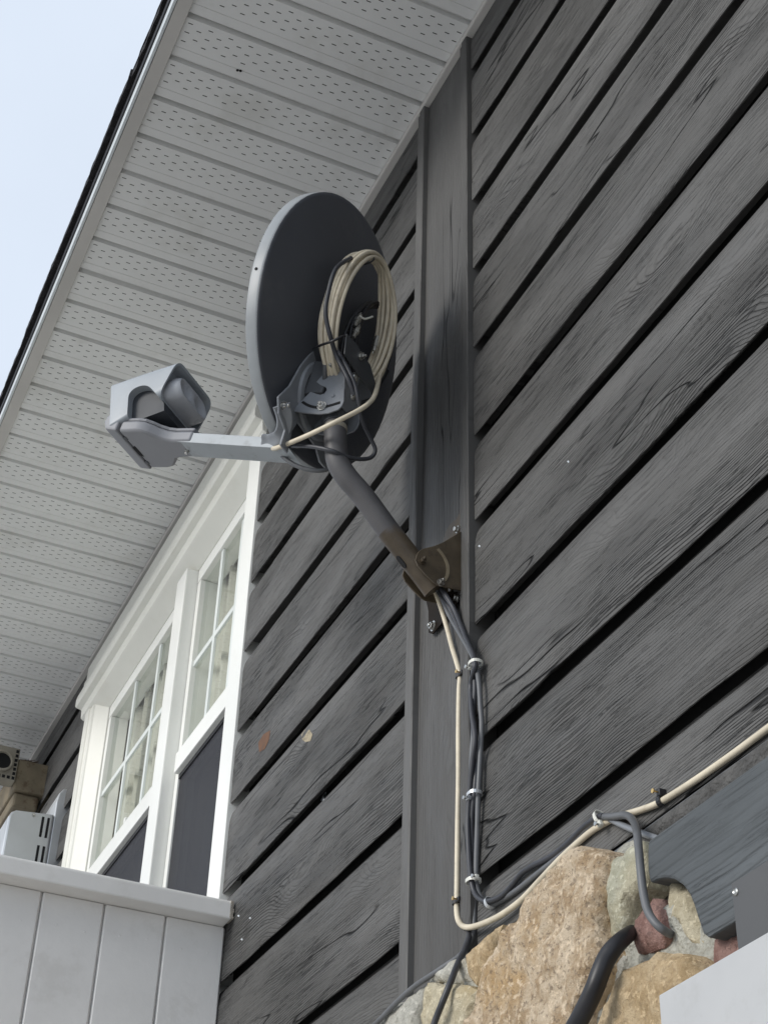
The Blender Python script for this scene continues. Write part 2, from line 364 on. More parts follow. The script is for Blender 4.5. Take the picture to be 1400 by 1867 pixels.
# ================================================================== SETTING
g = bpy.data.meshes.new('ground'); g.from_pydata([(-400, -400, 0), (400, -400, 0), (400, 400, 0), (-400, 400, 0)], [], [(0, 1, 2, 3)]); g.materials.append(M['ground'])
go = bpy.data.objects.new('ground', g); COL.objects.link(go); tag(go, 'pale gravel yard below the house', kind='structure')

ZS = 2.435          # soffit height over the eye
# ---------------- siding wall
wall = thing('siding_wall', 'charcoal painted lap siding wall of the house', 'wall', wl(-1.7, 0, -1.6))
rows = [2.334, 2.16, 1.992, 1.836, 1.669, 1.494, 1.341, 1.163, .988, .805, .716]
SIDE_BOT = .716
def siding(x0, x1, zb, zt, seed):
    n = max(3, int(abs(x1-x0)/.03)); v = []; f = []
    K = 8
    for i in range(n+1):
        x = x0 + (x1-x0)*i/n
        j = noise.noise(Vector((x*2.1, seed*3.7, 1)))*.0055 + noise.noise(Vector((x*11, seed*3.7, 5)))*.0020
        jd = noise.noise(Vector((x*1.3, seed*5.1, 9)))*.003
        F = lambda z_: jd + noise.noise(Vector((x*3, z_*14, seed)))*.0012
        zc = zt-.046
        sec = [(-.0095, zb+.030), (-.0045, zb+j+.010), (-.0030+jd, zb+j+.0006), (-.0008+jd, zb+j), (jd+.0002, zb+j+.0016)]
        for k in range(1, 5):
            zz = zb+j+.002 + (zc-zb-j)*k/4; sec.append((F(zz), zz))
        for k in range(1, 6):
            q = k/5; sec.append((F(zc)*(1-q) - .0145*(1-math.cos(q*math.pi/2)) - .0015*q, zc+.0385*math.sin(q*math.pi/2)))
        sec += [(-.0185, zt+.001), (-.029, zt+.0015), (-.029, zb+.030)]
        v += [wl(x, d, z) for d, z in sec]
    m = len(sec)
    for i in range(n):
        for k in range(m):
            l = (k+1) % m; f.append((i*m+k, (i+1)*m+k, (i+1)*m+l, i*m+l))
    f.append(tuple(range(m))); f.append(tuple(range(n*m+m-1, n*m-1, -1)))
    return mob('siding_board', v, f, M['siding'], wall, auto=50)
WL, WR = -3.985, -2.608      # outer edges of the window casing
XL, XR = -7.2, 2.4
for i, zb in enumerate(rows[:-1]):
    zt = rows[i-1] if i else ZS+.01
    siding(-1.614, XR, zb, zt, i+.5)
    if zb > .95: siding(WR, -1.824, zb, zt, i+20); siding(XL, WL, zb, zt, i+40)
    else: siding(XL, -1.824, zb, zt, i+20)
siding(-1.614, XR, SIDE_BOT, rows[9], 11); siding(XL, -1.824, SIDE_BOT, rows[9], 33)
# sheathing behind the boards, open at the window
def sh(x0, x1, z0, z1): box('sheathing', wl(x0, -.034, z0), wl(x1, -.12, z1), M['sheath'], wall, bevel=0)
sh(WR-.04, XR, -1.6, ZS+.02); sh(XL, WL+.04, -1.6, ZS+.02); sh(WL+.04, WR-.04, 2.24, ZS+.02); sh(WL+.04, WR-.04, -1.6, .99)
box('flashing', wl(XL, .001, SIDE_BOT-.006), wl(XR, -.033, SIDE_BOT-.002), M['greycab'], wall, bevel=.0005)

# patches and specks on the boards
bpy.context.view_layer.update(); _dg = bpy.context.evaluated_depsgraph_get()
def patch(name, pts, mat):                       # a thin flake lying on the board it is seen on
    P = []
    for x, y in pts:
        ok, loc_, nrm_, *_ = scene.ray_cast(_dg, EYE, ray(x, y)); P.append((loc_ if ok else at(x, y, 0)) + Vector((0, .0004, 0)))
    prism(name, P, Vector((0, -.0009, 0)), mat, wall, bevel=0)
patch('rust_patch', [(471, 1355), (481, 1339), (493, 1332), (491, 1348), (483, 1366), (473, 1372)], M['rust'])
patch('filler_patch', [(550, 1340), (556, 1331), (565, 1331), (570, 1340), (566, 1352), (557, 1353), (552, 1350)], M['putty'])
patch('paint_spot', [(585, 1461), (590, 1448), (595, 1444), (596, 1452), (591, 1460)], M['chalk'])
for x, y in ((441, 1714), (435, 1671), (456, 1675), (1036, 842), (874, 996)):
    patch('paint_speck', [(x-2, y), (x, y-2.5), (x+2, y-1), (x+1, y+2)], M['chalk'])

# ---------------- vertical trims with strips
def vtrim(xa, xb, label, zbot):
    t_ = thing('vertical_trim', label, 'trim', wl((xa+xb)/2, 0, zbot), 'vertical trims on the siding')
    box('trim_board', wl(xa+.012, -.001, zbot), wl(xb-.010, -.032, ZS+.005), M['trimwood'], t_, .002)
    for s in (xa, xb-.031):
        pr = [(0, -.031), (0, .0055), (.001, .0065), (.0095, .0065), (.011, .0045), (.0125, .0065), (.0135, .0095), (.029, .0095), (.031, .008), (.031, -.031)]
        v = []; f = []; n = len(pr); N = 60
        for i in range(N+1):
            z = zbot + (ZS-.004-zbot)*i/N
            for a, d in pr:
                w = noise.noise(Vector((s*3+a*40, z*4, 2)))*.0008
                v.append(wl(s+a+w, d+w, z))
        for i in range(N):
            for k in range(n):
                l = (k+1) % n; f.append((i*n+k, i*n+l, (i+1)*n+l, (i+1)*n+k))
        f.append(tuple(range(n))); f.append(tuple(range(N*n+n-1, N*n-1, -1)))
        mob('trim_strip', v, f, M['trimwood'], t_, auto=30)
    return t_
vtrim(-1.822, -1.616, 'charcoal vertical trim board with two strips, behind the dish', .66)
vtrim(-5.42, -5.17, 'dark vertical trim far left under the soffit, beside the beige vent box', .72)

# ---------------- eave: soffit, channels, fascia, shingles
eave = thing('eave', 'roof eave with perforated light grey soffit and black shingle edge', 'roof', wl(-3, .25, ZS))
RIB = .1016; PW = RIB*3; YA, YB = .352, W+.004
def soffit_panel_mesh():
    v = []; f = []
    def quad(s0, z0, s1, z1, y0, y1):
        b = len(v); v.extend([(-s0, y0, z0), (-s1, y0, z1), (-s1, y1, z1), (-s0, y1, z0)]); f.append((b, b+1, b+2, b+3))
    for r in range(3):
        o = r*RIB; seam = (r == 0)
        if seam:                                # panel joint: deep sharp line
            segs = [(0, .0, .0006, .018), (.0006, .018, .0026, .018), (.0026, .018, .003, .008), (.003, .008, .0105, .0105), (.0105, .0105, .0125, 0)]
        else: segs = [(0, 0, .0010, .007), (.0010, .007, .0112, .0145), (.0112, .0145, .0125, 0)]
        for a, za, b, zb in segs: quad(o+a, za, o+b, zb, YA, YB)
        cur = .0125
        for k in range(5):
            s = .0225 + k*.0104; quad(o+cur, 0, o+s, 0, YA, YB)
            y = YA; ph = YA + .012 + (.01935 if k % 2 else 0)
            while ph + .0088 < YB-.008:
                quad(o+s, 0, o+s+.0019, 0, y, ph)
                y = ph+.0088; ph += .0387
            quad(o+s, 0, o+s+.0019, 0, y, YB); cur = s+.0019
        for a, za, b, zb in [(cur, 0, .0798, 0), (.0798, 0, .0804, .0012), (.0804, .0012, .0814, .0012), (.0814, .0012, .082, 0), (.082, 0, RIB, 0)]: quad(o+a, za, o+b, zb, YA, YB)
    me = bpy.data.meshes.new('soffit_panel'); me.from_pydata(v, [], f)
    bm = bmesh.new(); bm.from_mesh(me); bmesh.ops.remove_doubles(bm, verts=bm.verts, dist=1e-5)
    for q in bm.faces:
        if q.normal.z > 0: q.normal_flip()
    bm.to_mesh(me); bm.free(); me.materials.append(M['soffit']); return me
spm = soffit_panel_mesh()
xs = -2.2815*W/1.0 + .006                       # a panel joint seen at the fascia
k0 = math.ceil((XR - xs)/PW)
for k in range(-k0, 22):
    x = xs - k*PW
    if x - PW > XR or x < XL+.1: continue
    o = bpy.data.objects.new('soffit_panel', spm); COL.objects.link(o); o.parent = eave
    o.location = Vector((x, 0, ZS+1.6+random.uniform(-.0007, .0007))) - ORG[eave]; o.rotation_euler = (random.uniform(-.0022, .0022)*0, random.uniform(-.003, .003), 0)
box('attic_backing', (XL, YA-.01, ZS+1.6+.0215), (XR, W+.1, ZS+1.6+.0225), M['sheath'], eave, 0)
zz = ZS+1.6
# channel at the wall
prof = [(W+.02, -.001), (W-.001, -.001), (W-.001, -.0135), (W-.003, -.0150), (W-.0145, -.0150), (W-.016, -.013), (W-.016, -.001), (W-.016, -.0002)]
prism('wall_channel', [(XL, y, zz+z-.0005) for y, z in [(W+.015, -.002), (W+.015, -.012), (W-.010, -.012), (W-.012, -.010), (W-.012, -.0015)]], Vector((XR-XL, 0, 0)), M['soffit_trim'], eave, .0006)
# fascia return, fascia, drip edge
box('fascia_return', (XL, .3305, zz-.0065), (XR, .3565, zz-.0025), M['soffit_trim'], eave, .0008)
box('fascia', (XL, .3235, zz-.0075), (XR, .3295, zz+.020), M['fascia'], eave, .0012)
box('drip_edge', (XL, .320, zz+.0205), (XR, .335, zz+.043), M['black_metal'], eave, .001)
# shingles: starter tabs hanging over the edge, in two layers
SL = math.tan(math.radians(22))
def shingle(x0, x1, y0, z0, th, ln, seed):
    n = max(2, int((x1-x0)/.012)); v = []; f = []
    for i in range(n+1):
        x = x0+(x1-x0)*i/n
        j = noise.noise(Vector((x*38, seed, 2)))*.0022 + noise.noise(Vector((x*7, seed, 4)))*.002
        jz = noise.noise(Vector((x*30, seed, 7)))*.0025
        v += [Vector((x, y0+j, z0+jz)), Vector((x, y0+j*.7+.001, z0+th+jz)), Vector((x, y0+ln, z0+th+ln*SL)), Vector((x, y0+ln, z0+ln*SL))]
    for i in range(n):
        for k in range(4): l = (k+1) % 4; f.append((4*i+k, 4*i+l, 4*i+4+l, 4*i+4+k))
    f.append((0, 1, 2, 3)); f.append((4*n+3, 4*n+2, 4*n+1, 4*n))
    mob('shingle', v, f, M['shingle'], eave)
x = XL; k = 0
while x < XR:
    w = .30+random.uniform(-.05, .05)
    shingle(x, min(x+w-.004, XR), .3125+random.uniform(-.004, .004), zz+.0435, .024, .16, k); x += w; k += 1
x = XL+.14
while x < XR-.2:
    w = .22+random.uniform(-.07, .08)
    shingle(x, min(x+w-.004, XR), .3155+random.uniform(-.003, .004), zz+.0685, .012+random.uniform(0, .004), .16, k+.3); x += w; k += 1
prism('roof_deck', [(XL, .336, zz+.024), (XL, .336, zz+.042), (XL, 3.2, zz+.042+2.86*SL), (XL, 3.2, zz+.024+2.86*SL)], Vector((XR-XL, 0, 0)), M['deck'], eave, 0)
# two drilled cable holes next to a slot
for q in ((433, 127), (438.5, 128)):
    r = ray(*q); P = EYE + r*(ZS/r.z); lathe('drilled_hole', P+Vector((0, 0, -.0009)), Vector((0, 0, 1)), [(0, .0027), (.0006, .0027)], M['darkhole'], eave, 12)

# ---------------- window
win = thing('window', 'white double window with crown head, muntins and dark screens', 'window', wl(-3.3, 0, 1.0))
SF = -.036                                       # sash face depth
box('side_casing', wl(-2.680, .006, 1.0), wl(-2.606, -.09, 2.235), M['vinyl'], win, .0015)
# left casing: face strip, bead and reveal
prism('side_casing', [wl(x, d, 1.0) for x, d in [(-3.99, -.03), (-3.99, .008), (-3.952, .008), (-3.950, .003), (-3.925, .003), (-3.922, -.002), (-3.888, -.034), (-3.885, -.09), (-3.95, -.09)]], Vector((0, 0, 1.225)), M['vinyl_warm'], win, .001)
hp = [(-.09, 2.402), (.006, 2.402), (.011, 2.396), (.011, 2.350), (.016, 2.346), (.016, 2.332), (.014, 2.326), (.019, 2.318), (.028, 2.300), (.031, 2.286), (.031, 2.266), (.028, 2.262), (.012, 2.258), (.010, 2.232), (.004, 2.228), (-.020, 2.214), (-.034, 2.206), (-.09, 2.206)]
prism('crown_head', [wl(-4.035, d, z) for d, z in hp], Vector((4.035-2.598, 0, 0)), M['vinyl_warm'], win, .0015)
box('mullion', wl(-3.216, -.006, 1.0), wl(-3.142, -.09, 2.2065), M['vinyl'], win, .003)
MR = 1.668                                       # meeting rail
for (xa, xb) in ((-3.884, -3.218), (-3.140, -2.682)):
    s = box('sash', wl(xa, SF, 2.168), wl(xb, -.088, 2.2055), M['vinyl'], win, .0015)
    for (a, b) in ((xa, xa+.022), (xb-.022, xb)): box('sash_stile', wl(a, SF-.001, 1.0), wl(b, -.087, 2.167), M['vinyl'], win, .0015)
    box('meeting_rail', wl(xa+.0225, SF+.010, MR-.024), wl(xb-.0225, -.080, MR+.026), M['vinyl'], win, .002)
    box('bottom_rail', wl(xa+.0225, SF, 1.0), wl(xb-.0225, -.08, 1.05), M['vinyl'], win, .002)
    gx0, gx1 = xa+.0225, xb-.0225
    gp = box('pane', wl(gx0, -.0495, MR+.0265), wl(gx1, -.0535, 2.1675), M['glass'], win, 0)
    box('pane', wl(gx0, -.060, 1.0505), wl(gx1, -.064, MR-.0245), M['glass'], win, 0)
    box('insect_screen', wl(gx0, -.0415, 1.0505), wl(gx1, -.0425, MR-.0245), M['screen'], win, 0)
    box('screen_frame', wl(gx0, -.038, MR-.034), wl(gx1, -.0465, MR-.0245), M['black_metal'], win, .0005)
    # muntins between the panes: two upright, one across at mid height
    for q in (1/3, 2/3):
        xm = gx0+(gx1-gx0)*q; box('muntin', wl(xm-.0075, -.0425, MR+.027), wl(xm+.0075, -.0490, 2.167), M['muntin'], win, .0008)
    for q in (.5,):
        zm = MR+.027+(2.167-MR-.027)*q
        for i in range(3):
            a = gx0+(gx1-gx0)*i/3+(.008 if i else 0); b = gx0+(gx1-gx0)*(i+1)/3-(.008 if i < 2 else 0)
            box('muntin', wl(a, -.0425, zm-.0075), wl(b, -.0490, zm+.0075), M['muntin'], win, .0008)
    box('sash_lock', wl(xb-.300, SF+.010, MR+.0265), wl(xb-.285, SF-.006, MR+.040), M['vinyl'], win, .002) if xa < -3.5 else None
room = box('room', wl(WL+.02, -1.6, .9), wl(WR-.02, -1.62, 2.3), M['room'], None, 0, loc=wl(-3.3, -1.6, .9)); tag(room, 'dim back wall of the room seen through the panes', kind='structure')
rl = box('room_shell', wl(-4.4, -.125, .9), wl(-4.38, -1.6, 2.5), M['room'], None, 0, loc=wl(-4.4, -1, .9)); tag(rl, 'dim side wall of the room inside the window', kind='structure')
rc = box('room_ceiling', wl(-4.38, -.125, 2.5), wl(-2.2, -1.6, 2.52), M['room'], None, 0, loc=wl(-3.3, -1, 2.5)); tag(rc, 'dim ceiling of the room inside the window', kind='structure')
def curtain(x0, x1, label, amp, z1=2.19):
    n = int((x1-x0)/.006); v = []; f = []
    for i in range(n+1):
        x = x0+(x1-x0)*i/n; a = amp*math.sin(x*78+1.5*math.sin(x*23)) + .006*math.sin(x*190)
        for z in (1.0, 1.6, z1): v.append(wl(x+.004*math.sin(z*5), -.094+a*.7*(1.1 if z < 1.5 else .9), z))
    for i in range(n):
        for k in range(2): f.append((3*i+k, 3*i+3+k, 3*i+4+k, 3*i+1+k))
    o = mob('curtain', v, f, M['curtain'], None, smooth=True, loc=wl(x0, -.125, 1.0)); m_ = o.modifiers.new('thick', 'SOLIDIFY'); m_.thickness = .0015
    tag(o, label, 'curtain', 'curtains behind the window panes')
curtain(-4.05, -3.20, 'ivory curtain behind the window unit beside the vent hood', .014)
curtain(-3.19, -2.62, 'ivory curtain behind the window unit nearest the dish', .014)

# ---------------- parapet
PX = -2.560
par = thing('parapet', 'light grey boarded parapet with a thick cap, meeting the siding', 'parapet', Vector((PX, W-.3, 0)))
y = W-.001; wid = .1085
i = 0
while y > -.75:
    w = wid-.0006
    pr = [(PX-.03, y), (PX-.007, y), (PX, y-.0045), (PX, y-w+.0015), (PX-.003, y-w), (PX-.03, y-w)]
    prism('board', [(a, b, .02) for a, b in pr], Vector((0, 0, 1.6+1.082-.02)), M['parapet'], par, .0008)
    y -= wid; i += 1
box('backing', (PX-.09, -.75, .02), (PX-.031, W-.001, 1.6+1.08), M['parapet'], par, 0)
capo = prism('cap', [(PX+.040, W-.006, 1.6+z) for z in (1.083, 1.113)] + [(PX+.036, W-.006, 1.6+1.117), (PX-.17, W-.006, 1.6+1.121), (PX-.17, W-.006, 1.6+1.083)], Vector((0, -1.6, 0)), M['cap'], par, .003)
for i in range(7):
    for z_ in (1.6+1.03, 1.6+.62):
        for dy in (.03, .078):
            lathe('nail_head', (PX+.0001, W-.001-i*wid-dy, z_+random.uniform(-.006, .006)), Vector((1, 0, 0)), [(0, .0022), (.0004, .0018)], M['parapet'], par, 10)
# splintered end grain of the cap
v = []; f = []
for k in range(9):
    z = 1.6+1.085+k*.0035; e = random.uniform(.002, .010); b = len(v)
    for zz_ in (z, z+.0028):
        v += [Vector((PX+.0405, W-.0065-.004, zz_)), Vector((PX+.0405-.001, W-.006+e*.35, zz_)), Vector((PX+.012, W-.006+e*.35, zz_)), Vector((PX+.012, W-.0065-.004, zz_))]
    f += [(b, b+1, b+2, b+3), (b+7, b+6, b+5, b+4)] + [(b+i, b+4+i, b+4+(i+1) % 4, b+(i+1) % 4) for i in range(4)]
mob('splintered_end', v, f, M['bare'], capo)

# ---------------- galvanised vent hood left of the window
VX = -4.12
vh = thing('vent_hood', 'shiny galvanised vent hood with side slots, left of the window', 'vent', wl(VX-.1, .05, 1.6))
def vp(px, py): return atx(px, py, VX)
def side(pts, x=VX): return [atx(a, b, x) for a, b in pts]
# back plate: from the wall out, rounded top
prism('back_plate', [wl(VX, d, z) for d, z in [(-.02, 1.60), (-.02, 2.052), (-.006, 2.054), (.008, 2.050), (.018, 2.036), (.022, 2.01), (.022, 1.60)]], Vector((-.30, 0, 0)), M['galv'], vh, .003)
hood = prism('hood', [wl(VX+.004, d, z) for d, z in [(.0225, 1.60), (.0225, 1.968), (.128, 1.958), (.140, 1.950), (.147, 1.935), (.147, 1.60)]], Vector((-.27, 0, 0)), M['galv'], vh, .006)
for d0 in (.0335, .0490):
    for z0, z1 in ((1.893, 1.953), (1.808, 1.868)):
        box('slot', wl(VX+.0022, d0, z0), wl(VX+.0055, d0+.007, z1), M['darkhole'], hood, .0008)
bolt(wl(VX+.0045, .080, 1.952), Vector((1, 0, 0)), M['steel'], vh, .004, 0, 'screw')

# ---------------- beige vent box with grille and nest on top
BX = -4.45
bb = thing('vent_box', 'grimy beige vent box with square grille under the soffit corner', 'vent', wl(BX, .05, 2.15))
box('housing', wl(BX-.30, -.02, 2.1785), wl(BX, .092, 2.282), M['beige'], bb, .006)
box('lower_housing', wl(BX-.28, .008, 2.132), wl(BX-.012, .086, 2.178), M['beige'], bb, .008)
gr = box('grille_frame', wl(BX-.04, .0925, 2.200), wl(BX+.008, .205, 2.310), M['beige2'], bb, .003)
lathe('outlet_ring', wl(BX+.0085, .142, 2.256), Vector((1, 0, 0)), [(0, .034), (.010, .034), (.012, .031), (.012, .028), (.002, .0265)], M['beige2'], gr, 28)
lathe('outlet_hole', wl(BX+.0088, .142, 2.256), Vector((1, 0, 0)), [(0, .026), (.003, .026)], M['darkhole'], gr, 24)
for i in range(7):
    z = 2.205+i*.0148; box('grille_slot', wl(BX+.0065, .096, z), wl(BX+.0092, .1045, z+.0095), M['darkhole'], gr, 0)
    if i < 1:
        for j in range(6): box('grille_slot', wl(BX+.0065, .110+j*.0145, z), wl(BX+.0092, .119+j*.0145, z+.0095), M['darkhole'], gr, 0)
v = []; f = []
for i in range(260):
    a = random.uniform(0, 6.28); rr = random.uniform(.02, .10); c = wl(BX-.12+.9*rr*math.cos(a), .08+rr*math.sin(a)*.75, 2.284+random.uniform(.002, .055)*(1-rr/.13))
    dv = Vector((-math.sin(a), math.cos(a)*.8, random.uniform(-.25, .25))).normalized()*random.uniform(.02, .05)
    p_ = [c-dv, c+Vector((0, 0, .004)), c+dv]; tv, tf = tubev(p_, .0011, 4, False, len(v)); v += tv; f += tf
ne = mob('bird_nest', v, f, M['twig'], None, loc=wl(BX-.12, .08, 2.284)); tag(ne, 'brown twig nest heaped on top of the beige vent box', 'nest')

# ================================================================== SATELLITE DISH
FOOT = at(800, 1040, 0)
XM = -1.665
dish = thing('satellite_dish', 'grey satellite dish seen from behind on a bent brown and charcoal mast', 'satellite dish', wl(XM, 0, 1.2))
SB = .2191; SA = SB/1.08
# reflector: shallow bowl, with rolled rim
NS = 72
def bowl(side_, off):
    v = []; f = []
    prof = [(0, -.044)] + [(q, -.044+.0265*q*q) for q in (.12, .25, .38, .5, .62, .74, .85, .93, .97, .9955)]
    if side_: prof = prof + [(.982, -.0105), (.990, -.0125), (.9935, -.0150), (1.0, -.0155)]
    v.append(L(0, 0, prof[0][1]-off))
    for q, n_ in prof[1:]:
        for k in range(NS):
            a = 2*math.pi*k/NS; v.append(L(SA*q*math.cos(a), SB*q*math.sin(a), n_-off))
    for k in range(NS): f.append((0, 1+k, 1+(k+1) % NS))
    for i in range(len(prof)-2):
        for k in range(NS):
            l = (k+1) % NS; f.append((1+i*NS+k, 1+i*NS+l, 1+(i+1)*NS+l, 1+(i+1)*NS+k))
    return v, f
v, f = bowl(False, 0)
refl = mob('reflector', v, f, M['dish'], dish, smooth=True); m_ = refl.modifiers.new('thick', 'SOLIDIFY'); m_.thickness = .0015
v = []; f = []
rp = [(.9945, -.0165), (.9965, -.0178), (.9995, -.0165), (1.0, -.015), (1.0, -.001), (.997, .0006), (.992, .0006), (.990, -.002), (.990, -.012)]
for k in range(NS):
    a = 2*math.pi*k/NS
    for q, n_ in rp: v.append(L(SA*q*math.cos(a), SB*q*math.sin(a), n_))
m = len(rp)
for k in range(NS):
    l = (k+1) % NS
    for i in range(m): j = (i+1) % m; f.append((k*m+i, k*m+j, l*m+j, l*m+i))
rim = mob('rim', v, f, M['rim'], refl, auto=50)
for ang in (math.radians(192), math.radians(80)):
    P = L(SA*1.0005*math.cos(ang), SB*1.0005*math.sin(ang), -.007); nrm = (dr*math.cos(ang)/SA + du*math.sin(ang)/SB).normalized()
    lathe('rim_hole', P-nrm*.0006, nrm, [(0, .0024), (.0012, .0024)], M['darkhole'], rim, 12)

# ---- mast
top = Vector((XM, .6360, 1.6+1.508)); bend = [atx(612, 800, XM), atx(620, 852, XM)]
mp = [top, Vector((XM, .6365, 1.6+1.47)), atx(612, 812, XM), atx(616, 842, XM), atx(632, 870, XM), atx(662, 905, XM), atx(708, 968, XM)]
tube('mast', mp, .0163, M['mast'], dish, per=10, ns=28)
a0 = atx(708, 968, XM); a1 = atx(770, 1047, XM); a2 = atx(792, 1076, XM)
dirp = (a1-a0).normalized()
sleeve = tube('mast_foot', [a0-dirp*.001, a0+dirp*.03, a1, a2], lambda q: .0164, M['brown_mast'], dish, per=6, ns=28)
# slotted hole near the foot, on the visible side
hc = atx(731, 1025, XM); 
side_n = (EYE-hc).normalized(); side_n = (side_n-dirp*side_n.dot(dirp)).normalized()
ee = side_n.cross(dirp)
hq = a0+dirp*((hc-a0).dot(dirp)); off_ = (hc-hq).dot(ee)
off_ = max(-.0125, min(.0125, off_))
cc = hq+ee*off_+side_n*math.sqrt(max(.0166**2-off_**2, 0)); nrm = (cc-hq).normalized(); tt = nrm.cross(dirp)
prism('slot_hole', [cc-nrm*.004+dirp*(.0065*math.cos(a)+(.004 if math.cos(a) > 0 else -.004))+tt*(.0042*math.sin(a)) for a in [2*math.pi*k/16 for k in range(16)]], nrm*.0049, M['darkhole'], sleeve, 0)
lathe('mast_collar', Vector((XM, .6366, 1.6+1.466)), Vector((0, -.01, 1)), [(0, .0163), (.0015, .0172), (.006, .0174), (.0085, .0165)], M['beige2'], dish, 28)

# ---- foot: base plate, cheeks
z6 = lambda x, y: (720+x/6.225, 900+y/6.225)
CH = [(238, 700), (262, 662), (310, 634), (440, 602), (540, 560), (640, 500), (740, 436), (760, 700), (755, 1112), (600, 1078), (480, 1050), (430, 1018), (330, 920), (250, 830), (222, 765)]
near = XM+.0195
cheek = [atx(*z6(*q), near) for q in CH]
for q in cheek:
    if q.y > W-.0055: q.y = W-.0055
for xo in (0, -.0415):
    ck = prism('cheek_plate', [q+Vector((xo, 0, 0)) for q in cheek], Vector((.0025, 0, 0)), M['brown'], dish, .0008)
    if xo == 0: ck0 = ck
# arc slot on the near cheek
arc = [atx(*z6(*q), near+.0027) for q in ((485, 630), (535, 690), (580, 770), (600, 850), (590, 930), (560, 985))]
sp_ = spline(arc, 6); v = []; f = []
for i, q in enumerate(sp_):
    tn = (sp_[min(i+1, len(sp_)-1)]-sp_[max(i-1, 0)]).normalized(); nn = tn.cross(Vector((1, 0, 0))).normalized()*.0024
    v += [q-nn, q+nn, q-nn+Vector((.0006, 0, 0)), q+nn+Vector((.0006, 0, 0))]
for i in range(len(sp_)-1):
    b = 4*i; f += [(b, b+1, b+5, b+4), (b+2, b+6, b+7, b+3), (b, b+4, b+6, b+2), (b+1, b+3, b+7, b+5)]
f += [(0, 2, 3, 1), (4*len(sp_)-4, 4*len(sp_)-3, 4*len(sp_)-1, 4*len(sp_)-2)]
mob('arc_slot', v, f, M['beige'], ck0)
for q in ((310, 765), (518, 1010)): bolt(atx(*z6(*q), near+.0028), Vector((1, 0, 0)), M['dullsteel'] if q[0] > 400 else M['brown'], dish, .0042, .004)
# base plate with four arms, flat on the trim board
fx, fz = XM+.002, FOOT.z-1.6+.02
BPp = [(-.036, .030), (-.022, .034), (0, .030), (.010, .034), (.0135, .074), (.0155, .074), (.0155, -.078), (.0135, -.078), (.006, -.060), (-.004, -.062), (-.014, -.07), (-.022, -.098), (-.034, -.108), (-.044, -.100), (-.038, -.058), (-.045, -.02), (-.045, .02)]
prism('base_plate', [wl(fx+a, .0, fz+b) for a, b in BPp], Vector((0, -.0035, 0)), M['brown'], dish, .0008)
flap = [at(*z6(*q), .004) for q in ((365, 1210), (395, 1340), (398, 1585), (440, 1600), (560, 1460), (640, 1370), (700, 1300), (716, 1120), (470, 1100))]
prism('base_foot', flap, Vector((0, -.0025, 0)), M['brown_shade'], dish, .0008)  # flap colour carries the shade of the cheeks above it
bolt(at(*z6(435, 1505), .0068), Vector((0, -1, 0)), M['steel'], dish, .0058, .002)
for q in ((712, 408), (706, 1192)): bolt(at(*z6(*q), .0045), Vector((0, -1, 0)), M['steel'], dish, .0042, 0)

# ---- back plate on the reflector, arm bracket
def lp(pts, n_): return [L(a, b, n_) for a, b in pts]
bpl = prism('back_plate', lp([(-.092, -.196), (-.078, -.215), (-.052, -.225), (-.050, -.250), (-.028, -.250), (-.036, -.215), (-.030, -.196), (.030, -.196), (.036, -.200), (.052, -.208), (.076, -.206), (.088, -.190), (.075, -.165), (.066, -.12), (.050, -.075), (.045, -.045), (.030, -.042), (.018, -.056), (-.018, -.056), (-.030, -.042), (-.045, -.045), (-.052, -.075), (-.068, -.12), (-.077, -.165)], -.040), dn*.004, M['brk'], dish, .0015)
# raised dome ring pressed in the plate
lathe('pressed_ring', L(0, -.135, -.040), -dn, [(0, .060), (.004, .058), (.0055, .054), (.0055, .050), (.003, .047), (.002, .030)], M['brk'], bpl, 40)
for a, b in ((-.076, -.200), (-.036, -.056), (-.040, -.112), (.036, -.056), (.076, -.200)): bolt(L(a, b, -.0405), -dn, M['steel'], dish, .0055, .004)
# trough that carries the arm
def ribbon(name, pts, wd, th, mat, parent):
    P = spline(pts, 6); v = []; f = []
    for i, q in enumerate(P):
        tn = (P[min(i+1, len(P)-1)]-P[max(i-1, 0)]).normalized(); vw = (q-EYE).normalized(); ac = tn.cross(vw).normalized(); nn = tn.cross(ac).normalized()
        w_ = wd(i/(len(P)-1))
        for a, b in ((-.5, 0), (-.42, .9), (-.2, 1.0), (0, .55), (.2, 1.0), (.42, .9), (.5, 0), (0, -1)): v.append(q + ac*(a*w_) + nn*(b*th*(-1 if nn.dot(vw) > 0 else 1)))
    for i in range(len(P)-1):
        for k in range(8): l = (k+1) % 8; f.append((8*i+k, 8*i+l, 8*i+8+l, 8*i+8+k))
    f += [tuple(range(8)), tuple(range(8*len(P)-1, 8*len(P)-9, -1))]
    return mob(name, v, f, mat, parent, auto=50)
ribbon('arm_bracket', [onn(513, 738, -.0405), onn(519, 760, -.0395), onn(518, 780, -.034), onn(510, 795, -.024), onr(494, 803, -.0205), onr(478, 803, -.0203)], lambda q: .026-.007*q, .0035, M['brk'], dish)
